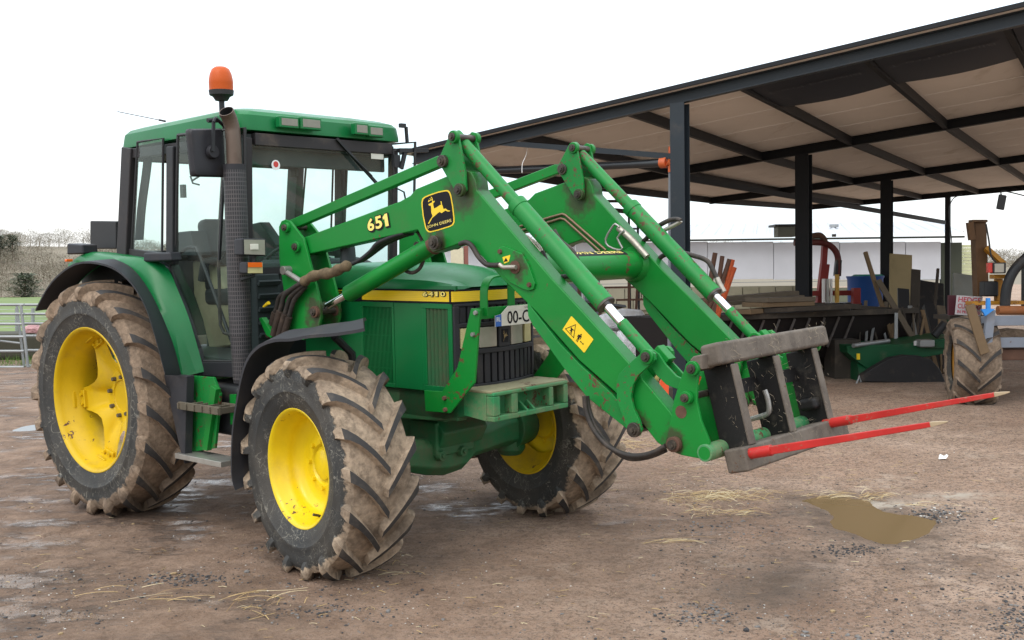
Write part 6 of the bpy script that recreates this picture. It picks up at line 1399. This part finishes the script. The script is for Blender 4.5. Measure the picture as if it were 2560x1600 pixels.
# ------------------------------------------------------------ straw, stones and litter
rnd = random.Random(3)
def straw_at(mb, x, y, L, a, lift=.004):
    n = 4; z = gz(x, y) + relief(x, y) + .003; w = rnd.uniform(.0008, .0017); bend = rnd.uniform(-.5, .5); pts = []
    for i in range(n + 1):
        t = i / n; aa = a + bend * (t - .5); pts.append(V((x + math.cos(aa) * L * (t - .5), y + math.sin(aa) * L * (t - .5), z + lift * math.sin(PI * t) + rnd.uniform(0, .002))))
    s_ = V((-math.sin(a), math.cos(a), 0)) * w; b = len(mb.v)
    for p in pts: mb.v += [tuple(p - s_), tuple(p + s_ + V((0, 0, w)))]
    for i in range(n): mb.f.append((b + 2 * i, b + 2 * i + 1, b + 2 * i + 3, b + 2 * i + 2)); mb.m.append(mb.mi)
mb = MB()
def clump(px, py, sx, sy, n, Lm, a0=0, sp=.7, lift=.02):
    for i in range(n):
        p = G(px + rnd.gauss(0, sx), py + rnd.gauss(0, sy)); mb.mi = rnd.choice((0, 0, 1, 2)); straw_at(mb, p.x, p.y, rnd.uniform(.4, 1.3) * Lm, a0 + rnd.gauss(0, sp), rnd.uniform(0, lift))
clump(1800, 1243, 50, 6, 120, .20, .1, .6, .04); clump(1730, 1250, 45, 6, 45, .14, 0, .8); clump(1750, 1275, 25, 8, 30, .12, 0, .9); clump(1845, 1282, 20, 5, 24, .12)
clump(1680, 1358, 32, 3, 12, .22, .0, .25, .02); clump(2090, 1238, 50, 4, 26, .16, 0, .5); clump(2180, 1243, 25, 6, 36, .13, .4, .7, .03); clump(2320, 1262, 60, 3, 12, .12, 0, .3)
clump(1590, 1112, 60, 10, 80, .16, 0, .8, .03); clump(335, 1485, 45, 9, 5, .30, .5, .3); clump(420, 1498, 50, 8, 4, .30, .2, .3); clump(640, 1495, 50, 14, 8, .26, .6, .5); clump(690, 1520, 60, 16, 14, .12, 0, 1); clump(930, 1420, 60, 18, 20, .12)
clump(1000, 1400, 900, 160, 420, .05, 0, 1.4, .003); clump(1700, 1200, 400, 50, 150, .07, 0, .9, .004); clump(850, 1180, 90, 30, 60, .08, 0, 1)
mb.build('straw', [plain('golden_straw', (.42, .29, .12), .6), plain('pale_straw', (.55, .45, .27), .6), plain('brown_straw', (.26, .16, .07), .7)], None, ang=0, fix=False, kind='stuff')
mb = MB()
ico = [V(v).normalized() for v in ((0, 0, 1), (.9, 0, .45), (.28, .85, .45), (-.72, .53, .45), (-.72, -.53, .45), (.28, -.85, .45), (.72, .53, -.45), (-.28, .85, -.45), (-.9, 0, -.45), (-.28, -.85, -.45), (.72, -.53, -.45), (0, 0, -1))]
icf = [(0, 1, 2), (0, 2, 3), (0, 3, 4), (0, 4, 5), (0, 5, 1), (1, 6, 2), (2, 6, 7), (2, 7, 3), (3, 7, 8), (3, 8, 4), (4, 8, 9), (4, 9, 5), (5, 9, 10), (5, 10, 1), (1, 10, 6), (11, 7, 6), (11, 8, 7), (11, 9, 8), (11, 10, 9), (11, 6, 10)]
def stone(x, y, r, mi):
    mb.mi = mi; z = gz(x, y) + relief(x, y); a = rnd.uniform(0, 6); sc = (rnd.uniform(.7, 1.4), rnd.uniform(.6, 1.1), rnd.uniform(.35, .7))
    vs = []
    for v in ico:
        q = v * r * rnd.uniform(.85, 1.1); q = V((q.x * sc[0], q.y * sc[1], q.z * sc[2])); vs.append(V((x + q.x * math.cos(a) - q.y * math.sin(a), y + q.x * math.sin(a) + q.y * math.cos(a), z + q.z + r * .15)))
    mb.add(vs, icf)
def stones(px, py, sx, sy, n, rm, mis):
    for i in range(n):
        p = G(px + rnd.gauss(0, sx), py + rnd.gauss(0, sy))
        if dip(p.x, p.y) < .3: stone(p.x, p.y, rm * rnd.uniform(.4, 1.6) ** 1.3, rnd.choice(mis))
def sc_(n, r, mis):
    for i in range(n):
        px = rnd.uniform(-40, 2600); py = 1000 + 640 * rnd.random() ** .8; p = G(px, py)
        if noise.noise(V((p.x * 1.1, p.y * 1.1, 4))) > rnd.uniform(-.4, .5) and dip(p.x, p.y) < .3: stone(p.x, p.y, r * rnd.uniform(.4, 1.5), rnd.choice(mis))
sc_(9000, .0045, (0, 0, 0, 0, 0, 1, 1, 2)); sc_(900, .009, (0, 0, 1, 3)); sc_(60, .014, (1, 3, 0))
stones(2335, 1288, 50, 12, 420, .0065, (0, 0, 0, 0, 1, 1, 2)); stones(2540, 1540, 26, 45, 260, .006, (0, 0, 0, 1)); stones(460, 1450, 70, 10, 240, .006, (0, 0, 0, 1)); stones(780, 1530, 90, 20, 200, .006, (0, 0, 0, 1)); stones(1760, 1540, 60, 16, 240, .006, (0, 1)); stones(2130, 1378, 40, 8, 160, .006, (0, 0)); stones(1780, 1320, 120, 25, 240, .006, (0, 1)); stones(2050, 1590, 90, 14, 26, .010, (3, 1))
mb.build('gravel', [plain('dark_chip', (.035, .034, .036), .7), plain('grey_chip', (.16, .15, .14), .7), plain('pale_chip', (.50, .48, .44), .6), plain('buff_pebble', (.30, .21, .11), .7)], None, ang=0, fix=False, kind='stuff')
p = G(2356, 1148); tag(B('paper_scrap', MB().rings([[V((p.x + a, p.y + b, p.z + c)) for a, b, c in ((-.04, -.02, .005), (.02, -.03, .01), (.05, .0, .03), (.03, .03, .012), (-.02, .02, .03))], [V((p.x + a * .7, p.y + b * .7, p.z + c + .012)) for a, b, c in ((-.04, -.02, .005), (.02, -.03, .01), (.05, .0, .03), (.03, .03, .012), (-.02, .02, .03))]]), M['white'], ang=0), 'small white scrap lying on the yard right of the tines', 'scrap')
p = G(2486, 1302); tag(B('leaf', MB().rings([[V((p.x + a, p.y + b, p.z + c + .006)) for a, b, c in ((-.02, -.01, .0), (.0, -.014, .008), (.03, .0, .014), (.0, .016, .004))], [V((p.x + a, p.y + b, p.z + c + .008)) for a, b, c in ((-.02, -.01, .0), (.0, -.014, .008), (.03, .0, .014), (.0, .016, .004))]]), plain('yellow_leaf', (.45, .38, .06), .6), ang=0), 'single yellow leaf right of the brown puddle', 'leaf')
mb = MB(); rnd = random.Random(9)
for i in range(1600):
    x = rnd.uniform(-11, -5); y = rnd.uniform(18.7, 20.6); L = rnd.uniform(.05, .16); a = rnd.uniform(0, 6); z = .36
    b = len(mb.v); mb.v += [(x, y, z), (x + .012 * math.cos(a), y + .012 * math.sin(a), z), (x + rnd.uniform(-.05, .05), y + rnd.uniform(-.05, .05), z + L)]; mb.f.append((b, b + 1, b + 2)); mb.m.append(0)
mb.build('grass', plain('grass_blade', (.10, .19, .03), .8), None, ang=0, fix=False, kind='stuff')
